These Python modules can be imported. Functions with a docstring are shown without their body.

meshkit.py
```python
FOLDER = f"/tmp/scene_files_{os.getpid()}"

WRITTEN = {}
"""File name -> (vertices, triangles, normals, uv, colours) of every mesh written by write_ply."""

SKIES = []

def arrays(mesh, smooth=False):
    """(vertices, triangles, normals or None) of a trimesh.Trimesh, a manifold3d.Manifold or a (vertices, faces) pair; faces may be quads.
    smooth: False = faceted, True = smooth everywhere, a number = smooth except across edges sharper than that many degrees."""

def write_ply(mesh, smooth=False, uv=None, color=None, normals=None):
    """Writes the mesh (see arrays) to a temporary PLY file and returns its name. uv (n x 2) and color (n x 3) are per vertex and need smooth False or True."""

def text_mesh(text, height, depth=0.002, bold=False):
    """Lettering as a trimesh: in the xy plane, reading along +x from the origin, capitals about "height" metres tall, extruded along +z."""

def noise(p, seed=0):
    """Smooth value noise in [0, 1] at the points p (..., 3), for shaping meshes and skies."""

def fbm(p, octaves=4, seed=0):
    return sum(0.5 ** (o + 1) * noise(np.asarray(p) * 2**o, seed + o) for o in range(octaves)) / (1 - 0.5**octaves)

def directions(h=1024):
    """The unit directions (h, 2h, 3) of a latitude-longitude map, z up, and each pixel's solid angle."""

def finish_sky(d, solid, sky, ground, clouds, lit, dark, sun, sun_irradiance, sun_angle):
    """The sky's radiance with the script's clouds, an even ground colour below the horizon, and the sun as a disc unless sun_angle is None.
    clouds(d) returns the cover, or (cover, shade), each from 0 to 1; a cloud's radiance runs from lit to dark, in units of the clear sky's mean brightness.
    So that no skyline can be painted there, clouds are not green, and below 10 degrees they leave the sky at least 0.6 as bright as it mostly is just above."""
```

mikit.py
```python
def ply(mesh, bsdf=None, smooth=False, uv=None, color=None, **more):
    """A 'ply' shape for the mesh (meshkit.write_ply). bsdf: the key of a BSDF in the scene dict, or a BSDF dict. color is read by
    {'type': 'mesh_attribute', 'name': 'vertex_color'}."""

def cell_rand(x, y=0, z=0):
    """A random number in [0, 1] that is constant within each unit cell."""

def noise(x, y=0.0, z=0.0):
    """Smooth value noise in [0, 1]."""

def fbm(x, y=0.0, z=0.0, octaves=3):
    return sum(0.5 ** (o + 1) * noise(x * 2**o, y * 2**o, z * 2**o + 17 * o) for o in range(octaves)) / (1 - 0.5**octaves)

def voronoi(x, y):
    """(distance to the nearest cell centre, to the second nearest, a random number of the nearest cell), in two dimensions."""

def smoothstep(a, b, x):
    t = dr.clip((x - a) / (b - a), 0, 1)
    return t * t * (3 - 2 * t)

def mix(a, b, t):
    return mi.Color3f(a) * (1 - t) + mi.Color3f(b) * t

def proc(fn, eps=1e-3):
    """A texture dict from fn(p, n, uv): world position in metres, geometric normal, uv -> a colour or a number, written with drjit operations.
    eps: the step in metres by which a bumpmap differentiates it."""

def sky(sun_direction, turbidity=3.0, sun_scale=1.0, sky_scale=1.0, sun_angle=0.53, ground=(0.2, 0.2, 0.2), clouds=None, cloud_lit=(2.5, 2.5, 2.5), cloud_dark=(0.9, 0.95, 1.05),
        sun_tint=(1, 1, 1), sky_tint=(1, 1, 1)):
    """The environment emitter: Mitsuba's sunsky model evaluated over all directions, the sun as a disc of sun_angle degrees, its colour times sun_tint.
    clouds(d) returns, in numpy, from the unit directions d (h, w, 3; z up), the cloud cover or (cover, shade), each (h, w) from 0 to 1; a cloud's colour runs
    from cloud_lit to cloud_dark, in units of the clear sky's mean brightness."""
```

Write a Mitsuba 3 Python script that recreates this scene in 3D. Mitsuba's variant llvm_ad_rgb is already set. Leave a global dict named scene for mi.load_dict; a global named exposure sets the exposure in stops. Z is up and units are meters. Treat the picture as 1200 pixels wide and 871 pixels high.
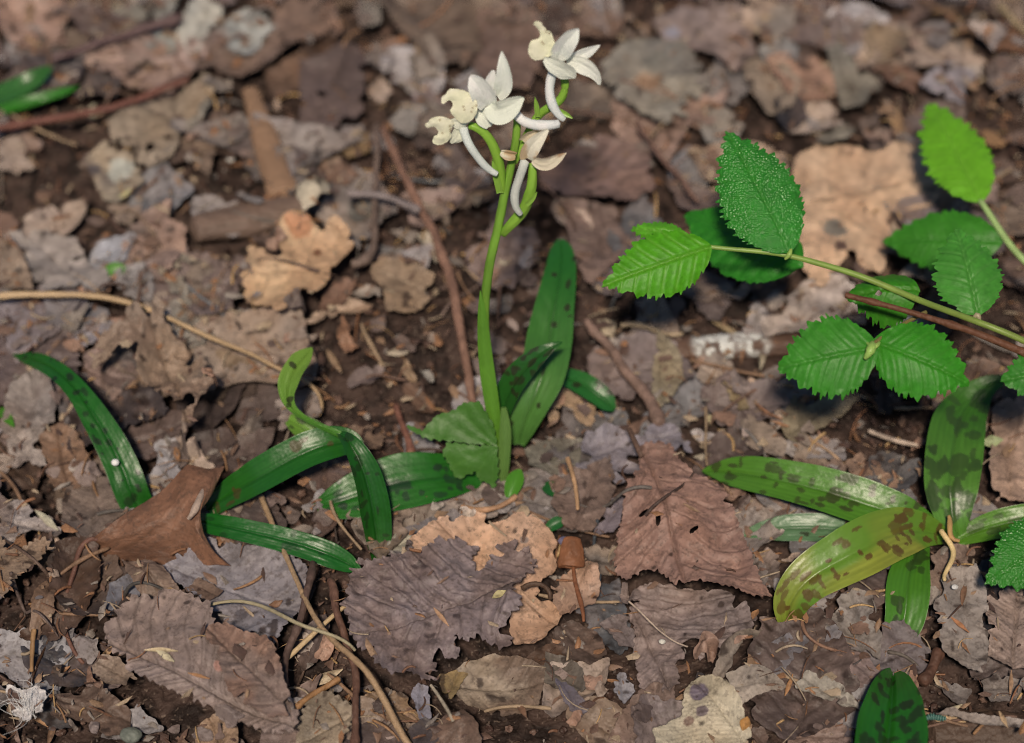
import math, random
import numpy as np
import drjit as dr
import mitsuba as mi
import mikit, meshkit
from scipy.spatial import Delaunay, cKDTree
from scipy.interpolate import PchipInterpolator, CubicSpline
import shapely
from shapely.geometry import Polygon

T = mi.ScalarTransform4f
scene, labels = {}, {}

# ------------------------------------------------------------------ camera, light, exposure
PITCH, DIST, FOV = math.radians(52), 1.15, 21.7
CAM = np.array([0.0, -DIST * math.cos(PITCH), DIST * math.sin(PITCH)])
scene['camera'] = {'type': 'thinlens', 'fov': FOV, 'fov_axis': 'x', 'near_clip': 0.05, 'far_clip': 200.0,
                   'aperture_radius': 0.0108, 'focus_distance': 1.05,
                   'to_world': T().look_at(origin=CAM.tolist(), target=[0, 0, 0], up=[0, 0, 1])}
SUN_EL, SUN_AZ = math.radians(58.5), math.radians(-5)
SUN = [math.sin(SUN_AZ) * math.cos(SUN_EL), -math.cos(SUN_AZ) * math.cos(SUN_EL), math.sin(SUN_EL)]
scene['sky'] = mikit.sky(SUN, turbidity=3, sun_angle=5.0, sun_tint=(0.97, 0.985, 1.04), sky_scale=0.55, ground=(0.12, 0.10, 0.08), sky_tint=(1.0, 0.97, 0.93))
exposure = 1.15

# ------------------------------------------------------------------ helpers: places, colours, noise
W_, H_ = 1200.0, 871.0
FWD = -CAM / DIST
RIGHT = np.array([1.0, 0, 0])
UP = np.cross(RIGHT, FWD)
TX = math.tan(math.radians(FOV) / 2)
TOCAM = -FWD


def ray(x, y):
    return FWD + RIGHT * ((x / W_ * 2 - 1) * TX) + UP * ((1 - y / H_ * 2) * TX * H_ / W_)


def at(x, y, z=0.0):
    """the point of the place at height z that is seen at (x, y) of the photograph"""
    d = ray(x, y)
    return CAM + d * ((z - CAM[2]) / d[2])


def on_plane(x, y, P, N):
    d = ray(x, y)
    return CAM + d * (np.dot(P - CAM, N) / np.dot(d, N))


def mpp(P):
    """metres per pixel of the photograph at point P"""
    return np.dot(np.asarray(P) - CAM, FWD) * 2 * TX / W_


def nz(v):
    return v / np.linalg.norm(v)


def lin(c):
    c = np.asarray(c, float) / 255.0
    return np.where(c <= 0.04045, c / 12.92, ((c + 0.055) / 1.055) ** 2.4)


def fb(x, y, f, octv=3, seed=0, z=0.0):
    x, y = np.broadcast_arrays(np.asarray(x, float), np.asarray(y, float))
    return meshkit.fbm(np.stack([x * f + 31.7, y * f + 11.3, np.zeros_like(x) + z * f + seed * 3.17], -1), octv, seed)


def gs(x, y):
    """the broad lie of the litter"""
    x, y = np.asarray(x, float), np.asarray(y, float)
    return 0.016 * (fb(x, y, 11, 2, 5) - 0.5) + 0.006 * (fb(x, y, 38, 2, 6) - 0.5)


def sstep(a, b, x):
    t = np.clip((x - a) / (b - a), 0, 1)
    return t * t * (3 - 2 * t)


def numbered(name, holder=''):
    key = f'{holder}__{name}' if holder else name
    if key not in USED:
        USED.add(key)
        return key
    k = 1
    while f'{key}_{k:03d}' in USED:
        k += 1
    USED.add(f'{key}_{k:03d}')
    return f'{key}_{k:03d}'


USED = set()


def put(name, v, f, bsdf, col, uv=None, holder='', smooth=True):
    key = numbered(name, holder)
    v = np.asarray(v)
    if uv is None:
        uv = np.stack([v[:, 0] * 20, v[:, 1] * 20 + v[:, 2] * 13], -1)
    scene[key] = mikit.ply((v, np.asarray(f)), bsdf, smooth=smooth, uv=uv, color=np.clip(col, 0.004, 0.90))
    return key


def tag(key, label, cat, group=None, kind=None):
    labels[key] = {'label': label, 'category': cat}
    if group:
        labels[key]['group'] = group
    if kind:
        labels[key]['kind'] = kind


def thing(name, label, cat, group=None):
    key = numbered(name)
    tag(key, label, cat, group)
    return key


# ------------------------------------------------------------------ materials
def vc():
    return {'type': 'mesh_attribute', 'name': 'vertex_color'}


def grain(p, n, uv):
    return 0.00020 * mikit.noise(p.x * 1300, p.y * 1300, p.z * 1300) + 0.00030 * mikit.noise(p.x * 420, p.y * 420, p.z * 420)


def speck(p, n, uv):
    a = mikit.noise(p.x * 1500, p.y * 1500, p.z * 1500) * 0.5 + mikit.noise(p.x * 520 + 7, p.y * 520, p.z * 520) * 0.5
    return mikit.smoothstep(0.44, 0.82, a) * 0.48


def soil_grain(p, n, uv):
    return 0.0018 * mikit.fbm(p.x * 600, p.y * 500, p.z * 500, 3)


def soil_colour(p, n, uv):
    a = mikit.fbm(p.x * 160, p.y * 160, p.z * 160, 2)
    b = mikit.noise(p.x * 1000, p.y * 1000, p.z * 1000)
    c = mikit.mix([0.018, 0.011, 0.009], [0.070, 0.045, 0.037], mikit.smoothstep(0.3, 0.7, a))
    return mikit.mix(c, [0.20, 0.150, 0.120], mikit.smoothstep(0.70, 0.95, b) * 0.6)


def plant_grain(p, n, uv):
    return 0.00007 * mikit.noise(p.x * 1000, p.y * 1000, p.z * 1000)


def blister(p, n, uv):
    f, s, w = mikit.voronoi(p.x * 950, p.y * 950 + p.z * 700)
    return -0.0006 * f


def wood_grain(p, n, uv):
    return 0.0008 * mikit.fbm(p.x * 520, p.y * 520, p.z * 520, 2)


def bump(fn, b, eps=2e-4):
    return {'type': 'bumpmap', 'tex': mikit.proc(fn, eps), 'scale': 1.0, 'b': b}


def two(b):
    return {'type': 'twosided', 'b': b}


scene['m_dead'] = two(bump(grain, {'type': 'blendbsdf', 'weight': mikit.proc(speck),
                                   'a': {'type': 'principled', 'base_color': vc(), 'roughness': 0.55, 'specular': 0.35},
                                   'b': {'type': 'principled', 'base_color': {'type': 'rgb', 'value': [0.07, 0.05, 0.04]}, 'roughness': 0.6, 'specular': 0.3}}))
scene['m_soil'] = two(bump(soil_grain, {'type': 'principled', 'base_color': mikit.proc(soil_colour), 'roughness': 0.75, 'specular': 0.3}))
scene['m_wood'] = two(bump(wood_grain, {'type': 'principled', 'base_color': vc(), 'roughness': 0.6, 'specular': 0.35}))
scene['m_orchid'] = two(bump(plant_grain, {'type': 'principled', 'base_color': vc(), 'roughness': 0.40, 'specular': 0.65}))
scene['m_stem'] = two({'type': 'principled', 'base_color': vc(), 'roughness': 0.42, 'specular': 0.45})
scene['m_blade'] = two(bump(blister, {'type': 'principled', 'base_color': vc(), 'roughness': 0.30, 'specular': 0.6}))
scene['m_softblade'] = two(bump(plant_grain, {'type': 'principled', 'base_color': vc(), 'roughness': 0.5, 'specular': 0.35}))
scene['m_petal'] = bump(plant_grain, {'type': 'principledthin', 'base_color': vc(), 'roughness': 0.42, 'diff_trans': 0.3})


# ------------------------------------------------------------------ mesh builders
def chaikin(p, n=1):
    for _ in range(n):
        q = np.roll(p, -1, 0)
        p = np.stack([0.75 * p + 0.25 * q, 0.25 * p + 0.75 * q], 1).reshape(-1, 2)
    return p


def resample(p, h):
    q = np.vstack([p, p[:1]])
    d = np.r_[0, np.cumsum(np.linalg.norm(np.diff(q, axis=0), axis=1))]
    n = max(8, int(d[-1] / h))
    s = np.linspace(0, d[-1], n, endpoint=False)
    return np.stack([np.interp(s, d, q[:, 0]), np.interp(s, d, q[:, 1])], -1), s


def fill(poly, h, holes=()):
    """points and triangles of a flat outline at spacing h, and each point's distance from the edge"""
    P = Polygon(poly, [x for x in holes]).buffer(0)
    if P.geom_type != 'Polygon':
        P = max(P.geoms, key=lambda g: g.area)
    rings = [np.array(P.exterior.coords)[:-1]] + [np.array(r.coords)[:-1] for r in P.interiors]
    edge = np.vstack([resample(r, h)[0] for r in rings])
    x0, y0, x1, y1 = P.bounds
    gx, gy = np.meshgrid(np.arange(x0, x1, h), np.arange(y0, y1, h * 0.866))
    gx = gx + (np.arange(gx.shape[0]) % 2)[:, None] * h / 2
    g = np.stack([gx.ravel(), gy.ravel()], -1)
    g = g + (meshkit.noise(np.c_[g / h * 0.77, g[:, 0] * 0 + 3.3]) - 0.5)[:, None] * h * 0.3
    g = g[shapely.contains_xy(P, g[:, 0], g[:, 1])]
    tree = cKDTree(edge)
    if len(g):
        g = g[tree.query(g)[0] > 0.55 * h]
    pts = np.vstack([edge, g])
    tri = Delaunay(pts).simplices
    c = pts[tri].mean(1)
    tri = tri[shapely.contains_xy(P, c[:, 0], c[:, 1])]
    a, b, d = pts[tri[:, 0]], pts[tri[:, 1]], pts[tri[:, 2]]
    ar = (b[:, 0] - a[:, 0]) * (d[:, 1] - a[:, 1]) - (b[:, 1] - a[:, 1]) * (d[:, 0] - a[:, 0])
    tri = np.where((ar < 0)[:, None], tri[:, ::-1], tri)[np.abs(ar) > 1e-10]
    return pts, tri, tree.query(pts)[0]


def rim(v, f, col, uv, n, t):
    """gives a sheet the thickness t along its edge"""
    e = np.vstack([f[:, [0, 1]], f[:, [1, 2]], f[:, [2, 0]]])
    key = np.sort(e, 1)
    u, inv, cnt = np.unique(key, axis=0, return_inverse=True, return_counts=True)
    b = e[cnt[inv.ravel()] == 1]
    idx = np.unique(b)
    mp = np.full(len(v), -1)
    mp[idx] = len(v) + np.arange(len(idx))
    top2 = len(v) + len(idx) + np.arange(len(idx))
    mt = np.full(len(v), -1)
    mt[idx] = top2
    nn = n[idx] if n.ndim == 2 else n
    v2 = np.vstack([v, v[idx] - nn * t, v[idx]])
    f2 = np.vstack([f, np.c_[mt[b[:, 1]], mt[b[:, 0]], mp[b[:, 0]]], np.c_[mt[b[:, 1]], mp[b[:, 0]], mp[b[:, 1]]]])
    return v2, f2, np.vstack([col, col[idx], col[idx]]), np.vstack([uv, uv[idx], uv[idx]])


def vein_lines(l, t, L, nv, ang=0.9, wv=0.00045, wm=0.0007, wob=1.6):
    """profiles of the side veins and the midrib; l along, t across, in metres"""
    sp = L / nv
    q = (l - np.abs(t) * ang + 6.0 * t * t * 2 + np.where(t > 0, 0.35 * sp, 0)) / sp + wob * (fb(l, t, 45, 2, 17) - 0.5)
    wv = wv * (0.5 + fb(l, t, 60, 2, 19))
    fr = q - np.floor(q) - 0.5
    return np.exp(-(fr * sp / wv) ** 2), np.exp(-(t / wm) ** 2), np.cos(2 * np.pi * fr)


def edge_of(poly, h, tear, serr, seed, smooth=0):
    """a torn or toothed outline"""
    p, s = resample(chaikin(np.asarray(poly, float), smooth), h)
    tg = np.roll(p, -1, 0) - np.roll(p, 1, 0)
    nn = np.stack([tg[:, 1], -tg[:, 0]], -1) / (np.linalg.norm(tg, axis=1, keepdims=True) + 1e-12)
    k = (fb(p[:, 0], p[:, 1], 260, 3, seed) - 0.5) * 2.6 * tear + (fb(p[:, 0], p[:, 1], 800, 2, seed + 3) - 0.5) * 1.8 * tear - 3.2 * tear * sstep(0.62, 0.72, fb(p[:, 0], p[:, 1], 210, 2, seed + 6))
    if serr:
        wl = serr[1]
        fr = s / wl + 0.3 * np.sin(s / wl * 0.7) - np.floor(s / wl + 0.3 * np.sin(s / wl * 0.7))
        k = k + serr[0] * (fr - 0.5) * (0.3 + 1.4 * fb(p[:, 0], p[:, 1], 120, 2, seed + 8))
    return p + nn * k[:, None]


def leaf_colour(X, Y, base, c2, seed, vein=None, mid=None, vk=0.0, mott=0.5, spots=0.0, spot_c=(45, 34, 30)):
    base, c2 = (np.asarray(q, float) for q in (base, c2))
    b, d = (lin(q + 0.34 * (q.mean() - q)) for q in (base, c2))
    m = sstep(0.42, 0.68, fb(X, Y, 75, 3, seed))[:, None] * mott
    c = b * (1 - m) + d * m
    c = c * (0.50 + 0.66 * fb(X, Y, 330, 3, seed + 11) + 0.34 * fb(X, Y, 140, 3, seed + 13))[:, None]
    c = c * (0.90 + 0.36 * fb(X, Y, 34, 2, seed + 5))[:, None]
    r = fb(X, Y, 60, 2, seed + 21)[:, None]
    c = c * (1 + (r - 0.5) * np.array([0.14, 0.0, -0.18])) * np.array([0.84, 0.81, 0.84])
    if vein is not None and vk:
        vv = np.clip(vein * 0.85 + mid, 0, 1)[:, None] * abs(vk)
        c = c * (1 - vv) + (c * 0.35 if vk < 0 else c * 1.25 + 0.04) * vv
    if spots:
        sp = sstep(0.78 - 0.25 * spots, 0.84 - 0.2 * spots, fb(X, Y, 210, 2, seed + 31))[:, None]
        c = c * (1 - 0.8 * sp) + lin(spot_c) * 0.8 * sp
    return c


COVER = []        # outlines of the leaves laid so far, on the ground plan
HX, HY, HS = -0.34, -0.30, 0.0012
HM = gs(*np.meshgrid(HX + HS * np.arange(567), HY + HS * np.arange(540), indexing='ij'))      # the height of what lies on the ground


def raise_map(v):
    i, j = ((v[:, 0] - HX) / HS).astype(int), ((v[:, 1] - HY) / HS).astype(int)
    k = (i >= 0) & (j >= 0) & (i < HM.shape[0]) & (j < HM.shape[1])
    np.maximum.at(HM, (i[k], j[k]), v[k, 2])


def top(x, y):
    i, j = np.clip(((np.asarray(x) - HX) / HS).astype(int), 0, HM.shape[0] - 1), np.clip(((np.asarray(y) - HY) / HS).astype(int), 0, HM.shape[1] - 1)
    return HM[i, j]


def dead_leaf(poly, base, label, c2=None, mid=None, layer=2, name='dead_leaf', cat='dead leaf', seed=None, h=0.0007, tear=0.0008, serr=None, nv=9, vk=-0.35, relief=1.0,
              crumple=1.0, curl=1.0, cup=0.0, bumps=(), holes=(), stalk=None, mott=0.5, spots=0.25, spot_c=(45, 34, 30), group=None, world=False, bsdf='m_dead', stains=(), rise=0.0):
    poly = np.asarray(poly, float)
    if seed is None:
        seed = int(abs(poly.sum() * 7)) % 900
    z0 = 0.001 + 0.0021 * layer

    def toground(p):
        P = at(p[0], p[1], z0)
        for _ in range(2):
            P = at(p[0], p[1], z0 + rise + float(gs(P[0], P[1])))
        return P[:2]
    w = poly if world else np.array([toground(p) for p in poly])
    if w.shape[0] > 2 and ((w[:, 0] * np.roll(w[:, 1], -1) - w[:, 1] * np.roll(w[:, 0], -1)).sum() < 0):
        w = w[::-1]
    out = edge_of(w, h, tear, serr, seed, 1 if name == 'oak_leaf' else 0)
    hl = [chaikin(np.array([toground(p) for p in q]), 1) for q in holes]
    pts, tri, dist = fill(out, h, hl)
    X, Y = pts[:, 0], pts[:, 1]
    cen = pts.mean(0)
    if mid is None:
        q = pts - cen
        u = np.linalg.svd(q - q.mean(0), full_matrices=False)[2][0]
        pr = q @ u
        a, b = cen + u * pr.min(), cen + u * pr.max()
    else:
        a, b = (np.array(m) if world else toground(m) for m in mid)
        u = nz(b - a)
    L = np.linalg.norm(b - a)
    l = (pts - a) @ u
    t = (pts - a) @ np.array([-u[1], u[0]])
    t = t + 0.05 * L * np.sin(l / L * 3.0 + seed) * (0.4 if mid is not None else 1)
    sv, mv, pl = vein_lines(l, t, L, nv, wv=max(0.00045, h * 0.6), wm=max(0.0007, h * 0.8))
    R = math.sqrt(max(Polygon(out).area, 1e-8))
    k = min(1.0, R / 0.03)
    z = gs(X, Y) + z0 + rise
    ridge = np.abs(fb(X, Y, 70, 3, seed + 2) - 0.5) * 2
    z = z + crumple * k * (0.006 * (fb(X, Y, 42, 2, seed) - 0.5) + 0.0034 * (0.4 - ridge) + 0.0011 * (fb(X, Y, 200, 2, seed + 7) - 0.5))
    z = z + relief * (-0.00042 * sv - 0.0008 * mv + 0.00018 * pl)
    z = z + crumple * k * (0.0012 * (0.3 - np.abs(fb(X, Y, 130, 2, seed + 51) - 0.5) * 2) + 0.00035 * (0.3 - np.abs(fb(X, Y, 400, 2, seed + 53) - 0.5) * 2))
    ed = np.exp(-dist / (0.20 * R + 0.001))
    z = z + curl * k * ed * (0.0095 * (fb(X, Y, 30, 2, seed + 9) - 0.42) + 0.0018)
    z = z + cup * (t / (0.5 * R)) ** 2 * 0.004
    for (bx, by, br, dz) in bumps:
        c = np.array((bx, by)) if world else toground((bx, by))
        rr = br if world else br * mpp(at(bx, by))
        z = z + dz * 0.001 * np.exp(-((X - c[0]) ** 2 + (Y - c[1]) ** 2) / rr ** 2)
    col = leaf_colour(X, Y, base, c2 if c2 is not None else np.asarray(base) * 0.72, seed, sv, mv, vk, mott, spots, spot_c)
    for (bx, by, br, cc) in stains:
        c = np.array((bx, by)) if world else toground((bx, by))
        rr = br if world else br * mpp(at(bx, by))
        d = np.hypot(X - c[0], Y - c[1]) / rr + 0.9 * (fb(X, Y, 190, 3, seed + 41) - 0.5)
        m = (1 - sstep(0.82, 1.0, d))[:, None]
        col = col * (1 - m) + lin(cc) * (0.75 + 0.5 * fb(X, Y, 400, 2, seed + 43))[:, None] * m
    v = np.c_[X, Y, z]
    raise_map(v)
    uv = np.c_[X, Y] * 20
    v, tri, col, uv = rim(v, tri, col, uv, np.array([0, 0, 1.0]), 0.0004)
    COVER.append(Polygon(out).buffer(0))
    if name is None:
        return v, tri, col, uv
    key = put(name, v, tri, bsdf, col, uv)
    tag(key, label, cat, group)
    if stalk == 'auto':
        e = a - u * 0.004 if seed % 2 else b + u * 0.004
        w_ = (-u if seed % 2 else u)
        sd = np.array([-w_[1], w_[0]]) * (0.3 if seed % 3 else -0.3)
        pp = [e - w_ * 0.012, e, e + w_ * 0.008 + sd * 0.004, e + w_ * 0.017 + sd * 0.014]
        add_tube('stalk', [np.r_[q, float(top(*q)) + 0.0006 + 0.001 * (i == 2)] for i, q in enumerate(pp)], [0.0003, 0.0006, 0.0006, 0.0008], lin(np.asarray(base) * 0.75), 'm_wood', key)
    elif stalk:
        pts3 = [at(x, y, z0 + float(gs(*at(x, y, z0)[:2])) + zz * 0.001) for (x, y, zz) in stalk[0]]
        add_tube('stalk', pts3, [r * 0.00037 for r in stalk[1]], lin(stalk[2]), 'm_wood', key)
    return key


def tube_mesh(pts, radii, sides=9, n=None, rough=0.0, seed=0, knots=0, ridge=0.0):
    p = np.asarray(pts, float)
    d = np.r_[0, np.cumsum(np.linalg.norm(np.diff(p, axis=0), axis=1))]
    n = n or max(6, int(d[-1] / 0.0016))
    s = np.linspace(0, d[-1], n)
    c = (CubicSpline(d, p) if len(p) > 2 else PchipInterpolator(d, p))(s)
    rr = np.interp(s, np.linspace(0, d[-1], len(radii)), radii)
    if knots:
        for kx in np.linspace(0.1, 0.93, knots):
            rr = rr * (1 + 0.35 * np.exp(-((s / d[-1] - kx) * d[-1] / 0.0022) ** 2))
    tg = np.gradient(c, axis=0)
    tg /= np.linalg.norm(tg, axis=1, keepdims=True)
    a = np.cross(tg, [0.13, 0.21, 0.97] if abs(tg[:, 2]).mean() < 0.9 else [1, 0.1, 0])
    a /= np.linalg.norm(a, axis=1, keepdims=True)
    b = np.cross(tg, a)
    an = np.arange(sides) * 2 * np.pi / sides
    rad = rr[:, None] * (1 + ridge * np.cos(np.arange(sides) * 2 * np.pi / sides * 5))[None]
    if rough:
        rad = rad * (1 + rough * (fb(s[:, None] * 1.0 + 0 * an, an[None] * 0.004 + seed, 300, 3, seed) - 0.5) * 2)
    v = c[:, None] + rad[..., None] * (np.cos(an)[None, :, None] * a[:, None] + np.sin(an)[None, :, None] * b[:, None])
    i, j = np.meshgrid(np.arange(n - 1), np.arange(sides), indexing='ij')
    q = np.stack([i * sides + j, i * sides + (j + 1) % sides, (i + 1) * sides + (j + 1) % sides, (i + 1) * sides + j], -1).reshape(-1, 4)
    v = np.vstack([v.reshape(-1, 3), c[0] - tg[0] * rr[0] * 0.4, c[-1] + tg[-1] * rr[-1] * 0.4])
    m = n * sides
    jj = np.arange(sides)
    f = np.vstack([q[:, [0, 2, 1]], q[:, [0, 3, 2]], np.c_[jj, (jj + 1) % sides, jj * 0 + m], np.c_[(jj + 1) % sides + m - sides, jj + m - sides, jj * 0 + m + 1]])
    ss = np.r_[np.repeat(s, sides), s[0], s[-1]]
    return v, f, ss / d[-1]


def add_tube(name, pts, radii, col, bsdf, holder='', col2=None, rough=0.22, sides=9, seed=None, streak=0.7, knots=0, ridge=0.0):
    seed = len(USED) if seed is None else seed
    v, f, s = tube_mesh(pts, radii, sides, rough=rough, seed=seed % 97, knots=knots, ridge=ridge)
    c = np.asarray(col)[None] * np.ones((len(v), 1))
    if col2 is not None:
        c = c * (1 - s[:, None]) + np.asarray(col2)[None] * s[:, None]
    k = fb(v[:, 0], v[:, 1], 260, 3, seed % 50, 0.0)
    c = c * (1 + streak * 1.6 * (k - 0.5))[:, None]
    return put(name, v, f, bsdf, c, None, holder)


def twig(px, radii_px, col, label, name='twig', cat='twig', col2=None, lift=0.003, zs=None, group=None, **kw):
    pts = []
    for i, (x, y) in enumerate(px):
        z = lift if zs is None else zs[i] * 0.001
        P = at(x, y, z)
        P = at(x, y, z + float(gs(P[0], P[1])))
        pts.append(P)
    if name == 'twig':
        P = np.array(pts)
        d = np.r_[0, np.cumsum(np.linalg.norm(np.diff(P, axis=0), axis=1))]
        q = np.linspace(0, d[-1], max(4, int(d[-1] / 0.007)))
        P = CubicSpline(d, P)(q) if len(P) > 2 else PchipInterpolator(d, P)(q)
        sd = len(USED)
        P = P + 0.0045 * np.c_[fb(q, q * 0 + 1, 75, 2, sd) - 0.5, fb(q, q * 0 + 2, 75, 2, sd) - 0.5, 0.6 * fb(q, q * 0 + 3, 75, 2, sd) - 0.3]
        pts = list(P)
        radii_px = np.interp(np.linspace(0, 1, 30), np.linspace(0, 1, len(radii_px)), radii_px) * (0.8 + 0.4 * fb(np.arange(30) * 1.0, np.zeros(30), 0.31, 2, sd))
        kw.setdefault('knots', 2)
    dull = lambda q: lin(np.asarray(q, float) + 0.2 * (np.mean(q) - np.asarray(q, float)))  # noqa: E731
    key = add_tube(name, pts, [r * 0.00035 for r in radii_px], dull(col), 'm_wood', '', None if col2 is None else dull(col2), **kw)
    tag(key, label, cat, group)
    return key


def strip(pts, hw, nrm, n=190, m=43, fold=0.25, thick=0.0006, groove=0.0006, roll=None, wave=0.0, seed=0, ribs=0.00002, flat=False):
    """a long leaf or petal: centre line, half widths, facing; returns v, f, along (m), across (-1..1), half width"""
    p = np.asarray(pts, float)
    d = np.r_[0, np.cumsum(np.linalg.norm(np.diff(p, axis=0), axis=1))]
    s = np.linspace(0, d[-1], n)
    c = PchipInterpolator(d, p)(s) if len(p) < 3 else CubicSpline(d, p)(s)
    w = np.maximum(PchipInterpolator(d, hw)(s), 0.0002)
    tg = np.gradient(c, axis=0)
    tg /= np.linalg.norm(tg, axis=1, keepdims=True)
    N0 = np.asarray(nrm, float)
    N0 = np.repeat(N0[None], n, 0) if N0.ndim == 1 else PchipInterpolator(d, N0)(s)
    ac = np.cross(N0, tg)
    ac /= np.linalg.norm(ac, axis=1, keepdims=True)
    no = np.cross(tg, ac)
    if roll is not None:
        r = np.radians(PchipInterpolator(d, roll)(s))[:, None]
        ac, no = ac * np.cos(r) + no * np.sin(r), no * np.cos(r) - ac * np.sin(r)
    j = np.linspace(-1, 1, m)
    prof = fold * (np.abs(j) ** 1.5)
    hgt = w[:, None] * prof[None] - groove * np.exp(-(j / 0.10) ** 2)[None] * np.minimum(1, w / 0.004)[:, None]
    hgt = hgt + ribs * np.cos(j * 26)[None] * np.minimum(1, w / 0.004)[:, None]
    S, J = np.meshgrid(s, j, indexing='ij')
    if wave:
        hgt = hgt + wave * (fb(S, J * 0.01, 60, 2, seed) - 0.5) * np.abs(J) ** 1.5 + 0.4 * wave * (fb(S, J * 0.012, 170, 2, seed + 1) - 0.5)
    v = c[:, None] + ac[:, None] * (w[:, None] * j[None])[..., None] + no[:, None] * hgt[..., None]
    i, k = np.meshgrid(np.arange(n - 1), np.arange(m - 1), indexing='ij')
    q = np.stack([i * m + k, (i + 1) * m + k, (i + 1) * m + k + 1, i * m + k + 1], -1).reshape(-1, 4)
    f = np.vstack([q[:, [0, 2, 1]], q[:, [0, 3, 2]]])
    top = v.reshape(-1, 3)
    Wd = np.repeat(w, m)
    if flat:
        return top, f[:, ::-1] if False else f, S.ravel(), J.ravel(), Wd
    th = thick * np.sqrt(np.maximum(0, 1 - J ** 2)).ravel()
    bot = top - np.repeat(no, m, 0) * (th + 0.0001)[:, None]
    nv = len(top)
    f2 = f[:, ::-1] + nv
    e0 = np.arange(n - 1) * m
    sides_ = []
    for off, flip in ((0, False), (m - 1, True)):
        a, b = e0 + off, e0 + m + off
        sides_ += [np.c_[a, a + nv, b + nv], np.c_[a, b + nv, b]] if flip else [np.c_[a, b + nv, a + nv], np.c_[a, b, b + nv]]
    kk = np.arange(m - 1)
    for off, flip in ((0, False), ((n - 1) * m, True)):
        a, b = kk + off, kk + 1 + off
        sides_ += [np.c_[a, b, b + nv], np.c_[a, b + nv, a + nv]] if not flip else [np.c_[a, b + nv, b], np.c_[a, a + nv, b + nv]]
    return np.vstack([top, bot]), np.vstack([f, f2] + sides_), np.r_[S.ravel(), S.ravel()], np.r_[J.ravel(), J.ravel()], np.r_[Wd, Wd]


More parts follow.
